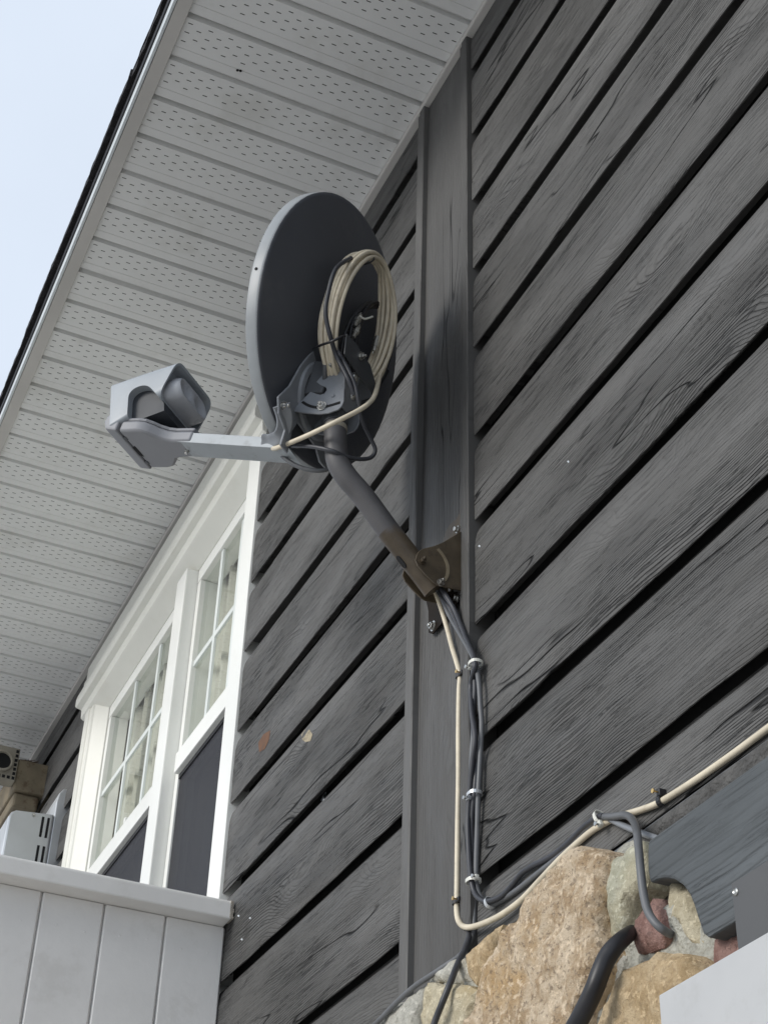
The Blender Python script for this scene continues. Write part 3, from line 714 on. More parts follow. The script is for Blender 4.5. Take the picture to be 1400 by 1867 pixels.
# ---- LNB arm: slightly falling to the dish, open at its end
A0 = (-.2045, .178); A1 = (-.2245, -.020)       # centre line (u, n)
adir = (du*(A1[0]-A0[0]) + dn*(A1[1]-A0[1])); an = dr.cross(adir).normalized()
if an.dot(du) < 0: an = -an
def armp(r, h, q): return L(r, A0[0]+(A1[0]-A0[0])*q, A0[1]+(A1[1]-A0[1])*q) + an*h
v = []; f = []
sec = [(-.0195, -.009), (.0195, -.009), (.0195, .009), (-.0195, .009)]; sin_ = [(a*.9, b*.82) for a, b in sec]
for q in (0, 1): v += [armp(a, b, q+(.07*(-b/.009) if q else 0)) for a, b in sec] + [armp(a, b, q+(.07*(-b/.009) if q else 0)) for a, b in sin_]
for k in range(4):
    l = (k+1) % 4; f += [(k, l, 8+l, 8+k), (4+l, 4+k, 12+k, 12+l), (8+k, 8+l, 12+l, 12+k), (l, k, 4+k, 4+l)]
arm = mob('lnb_arm', v, f, M['arm'], dish, bevel=.0012)
for q in (.90, .94): lathe('arm_hole', armp(-.0197, .004, q), -dr, [(-.0004, .0018), (.0006, .0018)], M['darkhole'], arm, 10)

# ---- LNB in its own frame: fwd = towards the dish, vv = up
TH = math.radians(21)
fwd = (-dn*math.cos(TH) + du*math.sin(TH)); vv = (du*math.cos(TH) + dn*math.sin(TH))
B0 = L(0, -.125, .3155)
def LB(r, f_, v_): return B0 + dr*r + fwd*f_ + vv*v_
def rounded(pts, rad, seg=5):                    # pts 2-D, per-corner radius list
    out = []; n = len(pts)
    for i in range(n):
        p0, p1, p2 = Vector(pts[i-1]), Vector(pts[i]), Vector(pts[(i+1) % n]); r = rad[i] if isinstance(rad, (list, tuple)) else rad
        if r <= 0: out.append(tuple(p1)); continue
        a = (p0-p1).normalized(); b = (p2-p1).normalized(); s = p1+a*r; e = p1+b*r
        for k in range(seg+1):
            q = k/seg; out.append(tuple(s*(1-q)**2 + p1*2*q*(1-q) + e*q*q))
    return out
def rrect(w, h, rad, seg=6): return rounded([(-w/2, -h/2), (w/2, -h/2), (w/2, h/2), (-w/2, h/2)], rad, seg)
def loftr(levels):                               # levels: (f top, f bottom, w, h, r, vcentre)
    v = []; f = []; n = None
    for FT, FB, w, h, r, vc in levels:
        rr = rrect(w, h, r); n = len(rr)
        v += [LB(a, FB+(FT-FB)*(b/h+.5), vc+b) for a, b in rr]
    for i in range(len(levels)-1):
        for k in range(n): l = (k+1) % n; f.append((i*n+k, i*n+l, (i+1)*n+l, (i+1)*n+k))
    f.append(tuple(range(n-1, -1, -1))); f.append(tuple(range((len(levels)-1)*n, len(levels)*n))); return v, f
def cut(o, v, f):                                # carve a closed shape out of a part, for good
    me = bpy.data.meshes.new('c'); me.from_pydata([tuple(Vector(q)-ORG[o]) for q in v], [], f)
    bm = bmesh.new(); bm.from_mesh(me); bmesh.ops.recalc_face_normals(bm, faces=bm.faces); bm.to_mesh(me); bm.free()
    c = bpy.data.objects.new('c', me); COL.objects.link(c); c.parent = o.parent
    m = o.modifiers.new('b', 'BOOLEAN'); m.operation = 'DIFFERENCE'; m.object = c; m.solver = 'MANIFOLD'
    bpy.context.view_layer.update()
    ev = bpy.data.meshes.new_from_object(o.evaluated_get(bpy.context.evaluated_depsgraph_get()))
    o.modifiers.remove(m); o.data = ev; bpy.data.objects.remove(c)
v, f = loftr([(0, 0, .109, .086, .004, -.043), (.003, .003, .111, .088, .006, -.043), (.050, .045, .111, .078, .009, -.038), (.088, .066, .112, .066, .014, -.032), (.121, .086, .113, .062, .018, -.031)])
lnb = mob('lnb_housing', v, f, M['lnb'], dish)
arch = rounded([(.031, -.11), (.033, -.027), (.064, -.025), (.086, -.062), (.094, -.11)], [0, .016, .018, .012, 0], 6)
for sg in (-1, 1):
    v, f = prismv([LB(sg*.007, a, b) for a, b in arch], dr*(sg*.06)); cut(lnb, v, f)
v, f = loftr([(.100, .074, .1060, .0550, .0155, -.031), (.140, .105, .1075, .0565, .0155, -.031)]); cut(lnb, v, f)
for q in lnb.data.polygons: q.use_smooth = True
lnb.data.set_sharp_from_angle(angle=math.radians(35))
m_ = lnb.modifiers.new('bevel', 'BEVEL'); m_.width = .0016; m_.segments = 2; m_.limit_method = 'ANGLE'; m_.angle_limit = math.radians(45)
prism('lnb_shade_core', [LB(-.042, a, b) for a, b in rounded([(.029, -.083), (.031, -.025), (.066, -.023), (.088, -.060), (.089, -.083)], [0, .016, .018, .012, 0], 6)], dr*.084, M['lnb_shade_core'], lnb, 0)  # added dark block: shade of the arch hollow painted as a solid
prism('lnb_rear_cap', [LB(-.050, a, b) for a, b in [(-.003, -.012), (.001, -.009), (.001, -.040), (-.003, -.037)]], dr*.100, M['lnb'], lnb, .001)
# two-lobed lens
v = []; f = []; nA, nB = 40, 12
def pill(a, s):                                  # a angle, s scale: stadium 92 x 44 mm
    hw, hr = .024, .0215; c_, s_ = math.cos(a), math.sin(a)
    return ((hw if c_ > 0 else -hw)*min(1, abs(c_)*3)*s + hr*c_*s, hr*s_*s)
lv = [(.080, 1.0), (.105, 1.0), (.110, .985), (.114, .95), (.1165, .90)]
for F, s_ in lv:
    for k in range(nA): a, b = pill(2*math.pi*k/nA, s_); v.append(LB(a, F, -.036+b))
for j in range(1, nB+1):
    s_ = .90*(1-j/nB)
    for k in range(nA):
        a, b = pill(2*math.pi*k/nA, s_)
        dp = 0
        for cx_ in (-.021, .021): dd = math.hypot(a-cx_, b)/.0175; dp += max(0, 1-dd*dd)*.0075
        v.append(LB(a, .1165-dp, -.036+b))
for i in range(len(lv)+nB-1):
    for k in range(nA): l = (k+1) % nA; f.append((i*nA+k, i*nA+l, (i+1)*nA+l, (i+1)*nA+k))
mob('feed_lens', v, f, M['lens'], lnb, auto=38)
# base case: wide under the housing, narrowing in a shoulder to the arm
def base_pt(r, n_, h=0):
    q = (n_-.150)/(.292-.150); u_ = -.2125+(-.2085+.2125)*q; return L(r, u_+h, n_)
plan = [(-.0215, .150), (-.0215, .184), (-.024, .196), (-.031, .207), (-.040, .216), (-.0475, .226), (-.050, .238), (-.050, .268), (.050, .268), (.050, .236), (.046, .222), (.036, .212), (.026, .204), (.0225, .192), (.0215, .180), (.0215, .150)]
case = prism('lnb_case', [base_pt(a, b, -.0025) for a, b in plan], du*.0195, M['lnb2'], dish, .004, auto=45)
shelf = prism('case_upper', [base_pt(a*.97, b, .0175) for a, b in plan], du*.006, M['lnb2'], case, .003)
prism('case_back', [base_pt(-.0535, b, h) for b, h in ((.270, -.0035), (.292, -.001), (.300, .012), (.298, .026), (.270, .022))], dr*.107, M['lnb2'], case, .003)
prism('cable_opening', [base_pt(a, b, -.0032) for a, b in ((-.010, .262), (.018, .262), (.014, .2685), (-.006, .2685))], du*.003, M['darkhole'], case, 0)
for a in (-.030, .034): prism('latch', [base_pt(a+x, b, -.0036) for x, b in ((-.004, .2635), (.004, .2635), (.003, .2705), (-.003, .2705))], du*.003, M['brk_d'], case, .0005)
bolt(base_pt(.004, .170, -.0027), -du, M['steel'], case, .0028, 0, 'screw')

# ---- elevation bracket around the mast
z3 = lambda x, y: (480+x/5.385, 600+y/5.385)
RP = -.047
ep = [(285, 806), (330, 745), (395, 680), (462, 612), (520, 632), (560, 642), (600, 628), (622, 596), (612, 566), (560, 548), (520, 516), (560, 470), (610, 420), (650, 345), (690, 330), (740, 366), (802, 424), (796, 560), (790, 705), (770, 752), (735, 788), (640, 822), (540, 832), (420, 822)]
E0 = [onr(*z3(*q), RP) for q in ep]
el_ = prism('elevation_plate', E0, dr*.0028, M['brk'], dish, .0007)
prism('elevation_plate', [q+dr*.052 for q in E0], dr*.0028, M['brk'], dish, .0007)
def arcstrip(name, pts, hw, mat, parent, nrm, th=.0006, R=RP):
    P = spline([onr(*z3(*q), R)-dr*.0003 for q in pts], 6); v = []; f = []
    for i, q in enumerate(P):
        tn = (P[min(i+1, len(P)-1)]-P[max(i-1, 0)]).normalized(); nn = tn.cross(nrm).normalized()*hw
        v += [q-nn, q+nn, q-nn+nrm*th, q+nn+nrm*th]
    for i in range(len(P)-1):
        b = 4*i; f += [(b, b+1, b+5, b+4), (b+2, b+6, b+7, b+3), (b, b+4, b+6, b+2), (b+1, b+3, b+7, b+5)]
    f += [(0, 2, 3, 1), (4*len(P)-4, 4*len(P)-3, 4*len(P)-1, 4*len(P)-2)]
    mob(name, v, f, mat, parent)
arcstrip('elevation_slot', ((385, 715), (440, 748), (510, 768), (580, 768), (660, 750), (755, 720)), .0020, M['darkhole'], el_, -dr)
bolt(onr(*z3(578, 760), RP)-dr*.001, -dr, M['steel'], dish, .0055, .003)
bolt(onr(*z3(700, 408), RP)-dr*.001, -dr, M['steel'], dish, .0050, .009)
lathe('rivet', onr(*z3(685, 655), RP), -dr, [(-.001, .0030), (.001, .0030), (.002, .0018)], M['brk'], dish, 14)
# clamp flange turned round the back of the mast
c1 = [onr(*z3(*q), RP+.001) for q in ((803, 428), (796, 706), (778, 752))]
cl = [(803, 428), (880, 424), (915, 420), (930, 468), (925, 560), (912, 785), (820, 816), (782, 770), (796, 690)]
NB = -.112
prism('clamp_flange', [onn(*z3(*q), NB) for q in cl], dn*.003, M['brk'], dish, .0009)
for q in ((900, 482), (882, 660)): lathe('carriage_bolt', onn(*z3(*q), NB), -dn, [(0, .0068), (.002, .0062), (.0035, .004), (.0042, .0012)], M['steel'], dish, 18)
prism('clamp_wing', [onn(*z3(*q), NB+.012) for q in ((945, 470), (1085, 662), (955, 706), (930, 720), (925, 560))], dn*.003, M['brk'], dish, .0009)
# dark steel strap that carries the coil
NP = -.118
st = prism('strap', [onn(*z3(*q), NP) for q in ((822, 42), (905, 130), (1052, 350), (1112, 560), (1092, 668), (960, 478), (800, 242))], dn*.0022, M['brk_d'], dish, .0006)
bolt(onn(*z3(955, 262), NP-.0005), -dn, M['steel'], dish, .0048, .003)
lathe('mast_saddle', Vector((XM, .636, 1.6+1.478)), Vector((0, 0, 1)), [(0, .0175), (.03, .0175), (.034, .012)], M['brk_d'], dish, 24)
obox('saddle_block', L(-.0215, -.125, -.058), dr*.05, du*.06, dn*.034, M['brk_d'], dish, .003)

# ================================================================== CABLES
def cable(name, label, pts, rad, mat, group=None, per=8, ns=10):
    o = tube(name, pts, rad, mat, None, per=per, ns=ns, loc=pts[0]); tag(o, label, 'cable', group); return o
# coil of cream cable hung on the strap
CN = -.082
cc0 = onn(655, 588, CN)
pts = []; turns = 9
random.seed(3)
for i in range(turns*16+1):
    a = 2*math.pi*i/16 + math.pi*.5; tq = i/16
    k = int(tq); w = tq-k
    lane = [(0, 0), (0, 1), (0, 2), (0, 3), (0, 4), (1, 3.5), (1, 2.5), (1, 1.5), (1, .5)][k % 9]
    ra = .0760+.0066*lane[0] + .0020*math.sin(a*2+k*1.7); rb = .1120+.0066*lane[0] + .0022*math.sin(a+k*2.1)
    nn = .014-.0069*lane[1] + .0022*math.sin(2*a+k*1.3)
    P = cc0 + dr*(ra*math.cos(a)) + du*(rb*math.sin(a)) + dn*nn
    # pinched where the ties hold it, top and lower left
    pinch = max(0, math.sin(a))**6*.42 + max(0, -math.sin(a))**5*.45
    P = P + (cc0 + dr*(.080*math.cos(a)) + du*(.1165*math.sin(a)) + dn*(-.004) - P)*pinch
    pts.append(P)
coil = tube('cable_coil', pts, .0033, M['cream'], None, per=5, ns=9, loc=pts[0]); tag(coil, 'coil of cream cable tied to the back of the dish', 'cable coil')
# dark coil inside with connectors
pts = []
dc0 = onn(662, 640, -.055)
for i in range(4*14+1):
    a = 2*math.pi*i/14; k = i/14
    pts.append(dc0 + dr*((.052+.004*math.sin(k*3))*math.cos(a)) + du*((.082+.004*math.cos(k*2))*math.sin(a)) + dn*(-.004*k+.004*math.sin(2*a+k)))
dcoil = tube('cable_coil', pts, .0034, M['blackcab'], None, per=5, ns=9, loc=pts[0]); tag(dcoil, 'small black cable coil hanging inside the cream coil', 'cable coil')
def connector(c, ax, label):
    t_ = thing('cable_connector', label, 'connector', c, 'metal cable connectors inside the coil')
    lathe('body', c, ax, [(-.014, .0036), (-.004, .0036), (-.0035, .0052), (.004, .0052), (.0045, .0038), (.012, .0034), (.0125, .001)], M['steel'], t_, 6)
    lathe('pin', c, ax, [(.0125, .0008), (.017, .0006)], M['steel'], t_, 8)
connector(onn(652, 583, -.078), (du+dr*.15), 'metal cable connector inside the coil, pin upward, the upper one')
connector(onn(649, 604, -.080), (du*1+dr*.2), 'metal cable connector inside the coil, just below another connector')
connector(onn(684, 627, -.078), (-du+dr*.1), 'metal cable connector low in the coil, near its right side')
cable('zip_tie', 'pale nylon tie tail bridging to the right of the coil', [onn(655, 575, -.085), onn(665, 581, -.09), onn(679, 577, -.094)], .0016, M['tie'])
bpy.context.view_layer.update()
# black ties
def tie_loop(name, label, c, e1, e2, a, b, mat, rad=.0014, head=True):
    P = [c + e1*(a*math.cos(q)) + e2*(b*math.sin(q)) for q in [2*math.pi*k/14 for k in range(14)]]
    t_ = thing(name, label, 'cable tie', c, 'cable ties')
    tube('strap', P, rad, mat, t_, per=3, ns=6, closed=True)
    if head: obox('head', c+e1*(a+.001), e1*.005, e2*.005, e1.cross(e2).normalized()*.005, mat, t_, .0008)
    return t_
ct = onn(663, 475, CN)
tie_loop('cable_tie', 'black tie round the top of the cream coil', ct, (du*-1-dr*.35).normalized(), dn, .0125, .017, M['blackcab'])
# strap tie from the plate bolt across to the strap
cable('cable_tie', 'black tie stretched from the back plate across the coil', [onn(571, 636, -.055), onn(585, 629, -.085), onn(605, 622, -.112), onn(622, 614, -.122), onn(629, 612, -.121)], .0019, M['blackcab'])
# loose runs about the mount
cable('cable', 'cream cable running straight from the coil to the dish arm', [onn(694, 676, -.085), atf(684, 718, 2.322), atf(671, 736, 2.285), atf(650, 750, 2.268), atf(610, 770, 2.262), atf(560, 794, 2.285), atf(512, 814, 2.315), atf(498, 818, 2.345)], .0036, M['cream'])
cable('cable', 'black cable looping in front of the mast back to the arm', [atf(606, 560, 2.42), atf(603, 600, 2.38), atf(612, 632, 2.335), atf(634, 672, 2.30), atf(648, 705, 2.285), atf(655, 738, 2.28), atf(662, 770, 2.29), atf(676, 800, 2.30), atf(684, 820, 2.30), atf(676, 834, 2.295), atf(655, 837, 2.28), atf(630, 832, 2.268), atf(605, 822, 2.262), atf(575, 815, 2.28), atf(545, 813, 2.31), atf(518, 815, 2.35)], .0031, M['dkcab'])
cable('cable', 'slate cable bulging out along the left side of the coil', [onn(640, 470, -.085), onn(612, 490, -.090), onn(597, 540, -.092), onn(594, 575, -.094), onn(602, 612, -.1), atf(614, 650, 2.31), atf(634, 690, 2.288), atf(646, 720, 2.284)], .0034, M['dkcab'])
cable('cable', 'grey cable dropping straight into the hole of the pivot plate', [atf(596, 590, 2.405), atf(593, 615, 2.36), atf(593, 650, 2.335), atf(592, 690, 2.34), atf(591, 712, 2.37), atf(590, 722, 2.40)], .0036, M['greycab'])
cable('cable', 'grey cable sagging from the open arm end behind the mast', [atf(500, 818, 2.38), atf(520, 836, 2.352), atf(545, 851, 2.335), atf(575, 858, 2.325), atf(600, 855, 2.325), atf(622, 846, 2.335)], .0034, M['greycab'])

# ---- wall runs.  d = distance from the siding face
def wp(L_, d): return [at(q[0], q[1], q[2] if len(q) > 2 else d) for q in L_]
CR = .0036
cable('cable', 'cream cable stapled down the trim and away along the siding bottom', wp([(790, 1068, .03), (797, 1088, .024), (806, 1115, .014), (815, 1145, .008), (824, 1180, .006), (834, 1213, .006), (838.5, 1235, .006), (837, 1265, .0055), (836, 1340, .0045), (836, 1420, .0045), (834.5, 1510, .0045), (833.5, 1600, .0045), (833, 1640, .005), (833, 1664, .006), (836, 1680, .008), (845, 1690, .012), (860, 1691, .013), (885, 1683, .012), (915, 1668, .01), (950, 1642, .006), (985, 1605, .005), (1020, 1568, .005), (1050, 1540, .005), (1080, 1515, .005), (1110, 1497.5, .005), (1140, 1486, .005), (1170, 1477, .005), (1200, 1465, .006), (1240, 1441, .005), (1290, 1408, .005), (1345, 1369, .005), (1400, 1328, .005), (1470, 1275, .005), (1560, 1206, .005)], 0), CR, M['cream'])
GR = 'grey cables bundled down beside the trim'
cable('cable', 'light grey cable of the bundle, outermost on the right under the mount', wp([(797, 1075, .028), (808, 1096, .02), (818, 1120, .014), (838, 1155, .012), (858, 1190, .012), (867, 1211, .012), (873, 1245, .012), (876, 1290, .010), (878, 1325, .008), (875, 1390, .009), (872, 1448, .009), (870, 1520, .007), (868, 1580, .006), (868, 1604, .007), (872, 1628, .006), (882, 1645, .006), (893, 1651, .006), (910, 1645, .004), (945, 1622, .003), (985, 1590, .003), (1015, 1566, .003), (1045, 1538, .003), (1070, 1512, .004), (1085, 1500, .006), (1095, 1492, .008)], 0), .0034, M['greycab'], GR)
cable('cable', 'slate cable of the bundle turning right at the metal clip over the stone', wp([(805, 1074, .028), (818, 1094, .022), (832, 1120, .016), (848, 1160, .014), (862, 1192, .015), (866, 1215, .018), (858, 1250, .013), (860, 1300, .016), (866, 1345, .017), (861, 1390, .016), (856, 1450, .013), (853, 1500, .012), (855, 1560, .012), (859, 1604, .013), (866, 1630, .011), (880, 1643, .011), (895, 1643, .011), (915, 1634, .008), (935, 1613, .005), (950, 1594, .005), (970, 1580, .005), (1005, 1562, .005), (1035, 1538, .006), (1065, 1508, .007), (1085, 1494, .010), (1100, 1488, .010)], 0), .0034, M['dkcab'], GR)
cable('cable', 'black cable dropping past the cream bend and down over the stones', wp([(800, 1080, .026), (822, 1112, .014), (845, 1165, .010), (861, 1195, .011), (864, 1215, .011), (866, 1260, .010), (862, 1310, .009), (868, 1370, .009), (866, 1440, .009), (860, 1500, .007), (862, 1560, .005), (861, 1640, .003), (859, 1680, .004), (856, 1705, .008), (848, 1730, .02), (835, 1757, .038), (822, 1790, .055), (808, 1825, .062), (796, 1855, .064), (786, 1885, .066), (775, 1920, .066)], 0), .0037, M['dkcab'], GR)
cable('cable', 'dark grey cable slanting off left along the top of the stones', wp([(810, 1084, .022), (830, 1115, .013), (850, 1168, .008), (864, 1200, .009), (860, 1260, .007), (863, 1330, .006), (859, 1400, .006), (863, 1480, .004), (866, 1560, .002), (865, 1640, .001), (864, 1690, .003), (857, 1718, .008), (840, 1742, .018), (815, 1760, .030), (785, 1780, .038), (755, 1800, .042), (725, 1827, .045), (695, 1858, .048), (660, 1892, .048)], 0), .0034, M['greycab'], GR)
cable('cable', 'grey cable bending down over the greenish stone into the mortar', wp([(1098, 1490, .008), (1120, 1489, .012), (1140, 1487, .016), (1152, 1494, .026), (1160, 1512, .040), (1164, 1545, .052), (1168, 1590, .056), (1173, 1630, .056), (1181, 1662, .056), (1195, 1684, .054), (1210, 1697, .048), (1222, 1704, .036)], 0), .0040, M['greycab'])
cable('cable', 'light grey cable crossing behind the beam end', wp([(1096, 1487, .004), (1115, 1496, .006), (1140, 1508, .010), (1165, 1518, .016), (1190, 1527, .022), (1215, 1536, .026), (1240, 1545, .028)], 0), .0034, M['brk'])
cable('cable', 'thick black cable rising between the two tan stones', wp([(1152, 1700, .040), (1140, 1709, .054), (1122, 1726, .066), (1106, 1748, .074), (1094, 1775, .080), (1083, 1805, .083), (1064, 1845, .085), (1042, 1885, .086), (1010, 1940, .086)], 0), lambda q: .0068+.0022*min(1, q*3), M['blackcab'], ns=14)
# ---- clips and ties
def nail_clip(px, py, d, along, label):
    c = at(px, py, d); al = along.normalized(); out = Vector((0, -1, 0)); sd_ = al.cross(out).normalized()
    t_ = thing('cable_clip', label, 'cable clip', c, 'nail clips on the cream cable')
    P = [c + sd_*(.0050*math.cos(q)) + out*(.0048*math.sin(q)) for q in [math.radians(x) for x in range(-20, 205, 25)]]
    v = []; f = []
    for q in P: v += [q-al*.003, q+al*.003, q-al*.003-(c-q)*.25, q+al*.003-(c-q)*.25]
    for i in range(len(P)-1): b = 4*i; f += [(b, b+1, b+5, b+4), (b+2, b+6, b+7, b+3), (b, b+4, b+6, b+2), (b+1, b+3, b+7, b+5)]
    mob('hook', v, f, M['blackcab'], t_)
    obox('nail_block', c+sd_*.0085, sd_*.008, al*.006, out*.009, M['blackcab'], t_, .001)
    lathe('nail', c+sd_*.0088+out*.0045, out, [(0, .0009), (.005, .0009), (.005, .0026), (.0062, .0024)], M['brass'], t_, 12)
dz = Vector((0, 0, 1))
nail_clip(838.5, 1233, .0055, dz, 'black nail clip on the cream cable just under the mount')
nail_clip(833, 1646, .005, dz, 'black nail clip on the cream cable just above its bend')
nail_clip(1207, 1461, .0055, Vector((-1, 0, .0)), 'black nail clip on the cream cable above the beam')
def band(px, py, d, label, w=.016, hgt=.010, mat='tie', ang=0, tail=True, side=1):
    c = at(px, py, d); al = (Vector((math.sin(ang), 0, math.cos(ang)))); out = Vector((0, -1, 0)); sd_ = al.cross(out).normalized()
    t_ = thing('cable_tie', label, 'cable tie', c, 'ties and clips on the grey bundle')
    v = []; f = []; N = 16
    for k in range(N):
        a = 2*math.pi*k/N; q = c + sd_*(w*.5*math.copysign(abs(math.cos(a))**.7, math.cos(a))) + out*(hgt*.5*math.sin(a))
        q2 = c + sd_*((w*.5+.001)*math.copysign(abs(math.cos(a))**.7, math.cos(a))) + out*((hgt*.5+.001)*math.sin(a))
        v += [q-al*.0022, q+al*.0022, q2-al*.0022, q2+al*.0022]
    for k in range(N):
        b = 4*k; e = 4*((k+1) % N); f += [(b, b+1, e+1, e), (b+2, e+2, e+3, b+3), (b, e, e+2, b+2), (b+1, b+3, e+3, e+1)]
    mob('band', v, f, M[mat], t_)
    if tail:
        obox('head', c+sd_*side*(w*.5+.002)+out*.002, sd_*.007, al*.006, out*.005, M[mat], t_, .001)
        lathe('nail', c+sd_*side*(w*.5+.0035)+out*.004, out, [(0, .0012), (.004, .0012), (.004, .003), (.005, .0025)], M['steel'], t_, 10)
    return t_
band(867, 1210, .014, 'white tie mount on the grey bundle, topmost under the dish mount', .018, .016, side=-1)
band(865, 1449, .012, 'shiny clip on the grey bundle beside a siding gap', .020, .016, 'galv', side=-1)
band(863, 1607, .010, 'white tie on the grey bundle just above where it turns', .018, .016, side=1)
band(893, 1647, .008, 'shiny clip on the turned grey cables just over the stone', .014, .012, 'galv', ang=1.2, side=-1, tail=False)
band(1093, 1491, .009, 'white tie where the grey cables pass under the cream cable', .016, .012, ang=1.2, side=1)

# ================================================================== STONE BASE
base = thing('stone_wall', 'rough fieldstone wall with mortar joints under the siding', 'stone wall', wl(-1.3, .02, -1.6))
def stone(poly, mat, d0, H, seed, facets=5, step=.007, edge=.009, rough=1.0, wob=True):
    """poly: points (x, z); bulging, chipped face"""
    P = [Vector(q) for q in poly]; rs = random.Random(seed)
    # resample outline with a little wobble
    ol = []
    for i in range(len(P)):
        a, b = P[i], P[(i+1) % len(P)]; n = max(1, int((b-a).length/step))
        for k in range(n):
            q = a+(b-a)*(k/n)
            if wob: q = q + Vector((noise.noise(Vector((q.x*30, q.y*30, seed))), noise.noise(Vector((q.x*30, q.y*30, seed+9)))))*.008
            ol.append(q)
    n = len(ol)
    xs_ = [q.x for q in ol]; zs_ = [q.y for q in ol]
    def inside(x, z):
        c = False; j = n-1
        for i in range(n):
            if (ol[i].y > z) != (ol[j].y > z) and x < (ol[j].x-ol[i].x)*(z-ol[i].y)/(ol[j].y-ol[i].y)+ol[i].x: c = not c
            j = i
        return c
    def dist(x, z):
        q = Vector((x, z)); return min((q-o_).length for o_ in ol)
    cen = Vector((sum(xs_)/n, sum(zs_)/n)); R = max(max(xs_)-min(xs_), max(zs_)-min(zs_))*.5
    pl_ = []
    for k in range(facets+4):
        a = rs.uniform(0, 6.28); rr = rs.uniform(0, .75); c_ = Vector((math.cos(a)*rr, math.sin(a)*rr)); sl_ = rs.uniform(.10, .75)*(.3+rr)
        g_ = Vector((math.cos(a+rs.uniform(-.7, .7)), math.sin(a+rs.uniform(-.7, .7))))*sl_
        pl_.append((c_, g_, 1.0+rs.uniform(-.12, .12)))
    def hgt(x, z, dd):
        wx = noise.noise(Vector((x*22, z*22, seed)))*.05; wz = noise.noise(Vector((x*22, z*22, seed+5)))*.05
        q = (Vector((x, z))-cen)/R + Vector((wx, wz)); h = 1.12
        for c_, g_, b_ in pl_: h = min(h, b_-(q-c_).dot(g_))
        e = min(1, dd/edge); h = h*(.70+.30*math.sin(e*math.pi/2)**.7)
        h += rough*(noise.fractal(Vector((x*24, z*24, seed)), .8, 2.2, 4)*.13 - abs(noise.noise(Vector((x*42, z*42, seed+2))))*.20 + noise.noise(Vector((x*95, z*95, seed)))*.07)
        return d0+H*max(h, .12)
    pts = list(ol); st_ = step
    x = min(xs_)
    while x < max(xs_):
        z = min(zs_)
        while z < max(zs_):
            xx, zz_ = x+rs.uniform(-.25, .25)*st_, z+rs.uniform(-.25, .25)*st_
            if inside(xx, zz_) and dist(xx, zz_) > st_*.7: pts.append(Vector((xx, zz_)))
            z += st_
        x += st_
    vo_, _, fo, _, _, _ = geometry.delaunay_2d_cdt(pts, [], [list(range(n))], 1, 1e-6)
    v = []
    for q in vo_:
        dd = dist(q.x, q.y); v.append(wl(q.x, hgt(q.x, q.y, dd if dd > 1e-5 else 0), q.y))
    f = [tuple(q) for q in fo]
    # skirt: boundary edges back into the mortar
    cnt = {}
    for q in f:
        for i in range(len(q)):
            e = (q[i], q[(i+1) % len(q)]); cnt[tuple(sorted(e))] = cnt.get(tuple(sorted(e)), 0)+1
    back = {}
    for (a, b), c in cnt.items():
        if c == 1:
            for k in (a, b):
                if k not in back:
                    q = vo_[k]; w = cen+(q-cen)*1.015; back[k] = len(v); v.append(wl(w.x, d0-.012, w.y))
            f.append((a, b, back[b], back[a]))
    return mob('stone', v, f, mat, base, auto=42)
z4 = lambda x, y: (740+x/4.375, 1500+y/4.375)
z5 = lambda x, y: (1000+x/3.5, 1460+y/3.5)
def xz(pts, d): 
    o = []
    for x, y in pts:
        q = at(x, y, d); o.append((q.x, q.z-1.6))
    return o
S = []
S.append(([(1054, 1538), (1080, 1546), (1104, 1562), (1108, 1584), (1098, 1640), (1090, 1690), (1098, 1745), (1086, 1790), (1068, 1840), (1040, 1920), (1010, 1990), (815, 1990), (846, 1880), (862, 1835), (882, 1785), (905, 1724), (936, 1674), (976, 1616), (1008, 1575), (1032, 1550)], 'granite', .026, .036, 5))
S.append(([z4(470, 1078), z4(560, 990), z4(660, 900), z4(735, 785), z4(712, 930), z4(672, 1080), z4(610, 1260), z4(582, 1322), z4(520, 1240), z4(492, 1160)], 'sandst', .022, .022, 3))
S.append(([z4(160, 1255), z4(330, 1300), z4(460, 1288), z4(582, 1342), z4(520, 1500), z4(440, 1700), z4(350, 1900), z4(60, 1900), z4(110, 1620), z4(150, 1420)], 'yellowst', .028, .026, 4))
S.append(([z4(262, 1180), z4(330, 1120), z4(462, 1075), z4(488, 1170), z4(515, 1245), z4(460, 1275), z4(330, 1288), z4(170, 1245)], 'greyst', .020, .020, 3))
S.append(([(640, 1920), (690, 1862), (735, 1828), (772, 1800), (770, 1832), (760, 1880), (735, 1940), (690, 1980)], 'greyst', .022, .022, 3))
S.append(([z5(392, 352), z5(470, 340), z5(482, 285), z5(545, 262), z5(640, 275), z5(622, 340), z5(618, 480), z5(610, 560), z5(545, 600), z5(515, 700), z5(485, 840), z5(400, 890), z5(345, 960), z5(355, 800), z5(372, 600), z5(380, 430)], 'greenst', .022, .026, 4))
S.append(([z5(632, 640), z5(690, 605), z5(735, 680), z5(755, 760), z5(770, 850), z5(720, 930), z5(640, 970), z5(560, 930), z5(545, 820), z5(590, 690)], 'redst', .024, .020, 4))
S.append(([z5(530, 640), z5(590, 575), z5(600, 650), z5(575, 720), z5(535, 800), z5(488, 835), z5(500, 740)], 'brownst', .010, .014, 3))
S.append(([z5(722, 600), z5(790, 535), z5(870, 555), z5(930, 640), z5(975, 760), z5(1000, 900), z5(1005, 960), z5(940, 930), z5(870, 860), z5(810, 780), z5(760, 700)], 'yellowst', .014, .026, 5))
S.append(([z5(600, 1010), z5(690, 960), z5(790, 945), z5(880, 965), z5(945, 1060), z5(1010, 1160), z5(980, 1400), z5(900, 1750), z5(200, 1750), z5(300, 1420), z5(360, 1260), z5(480, 1120)], 'sandst', .030, .034, 5))
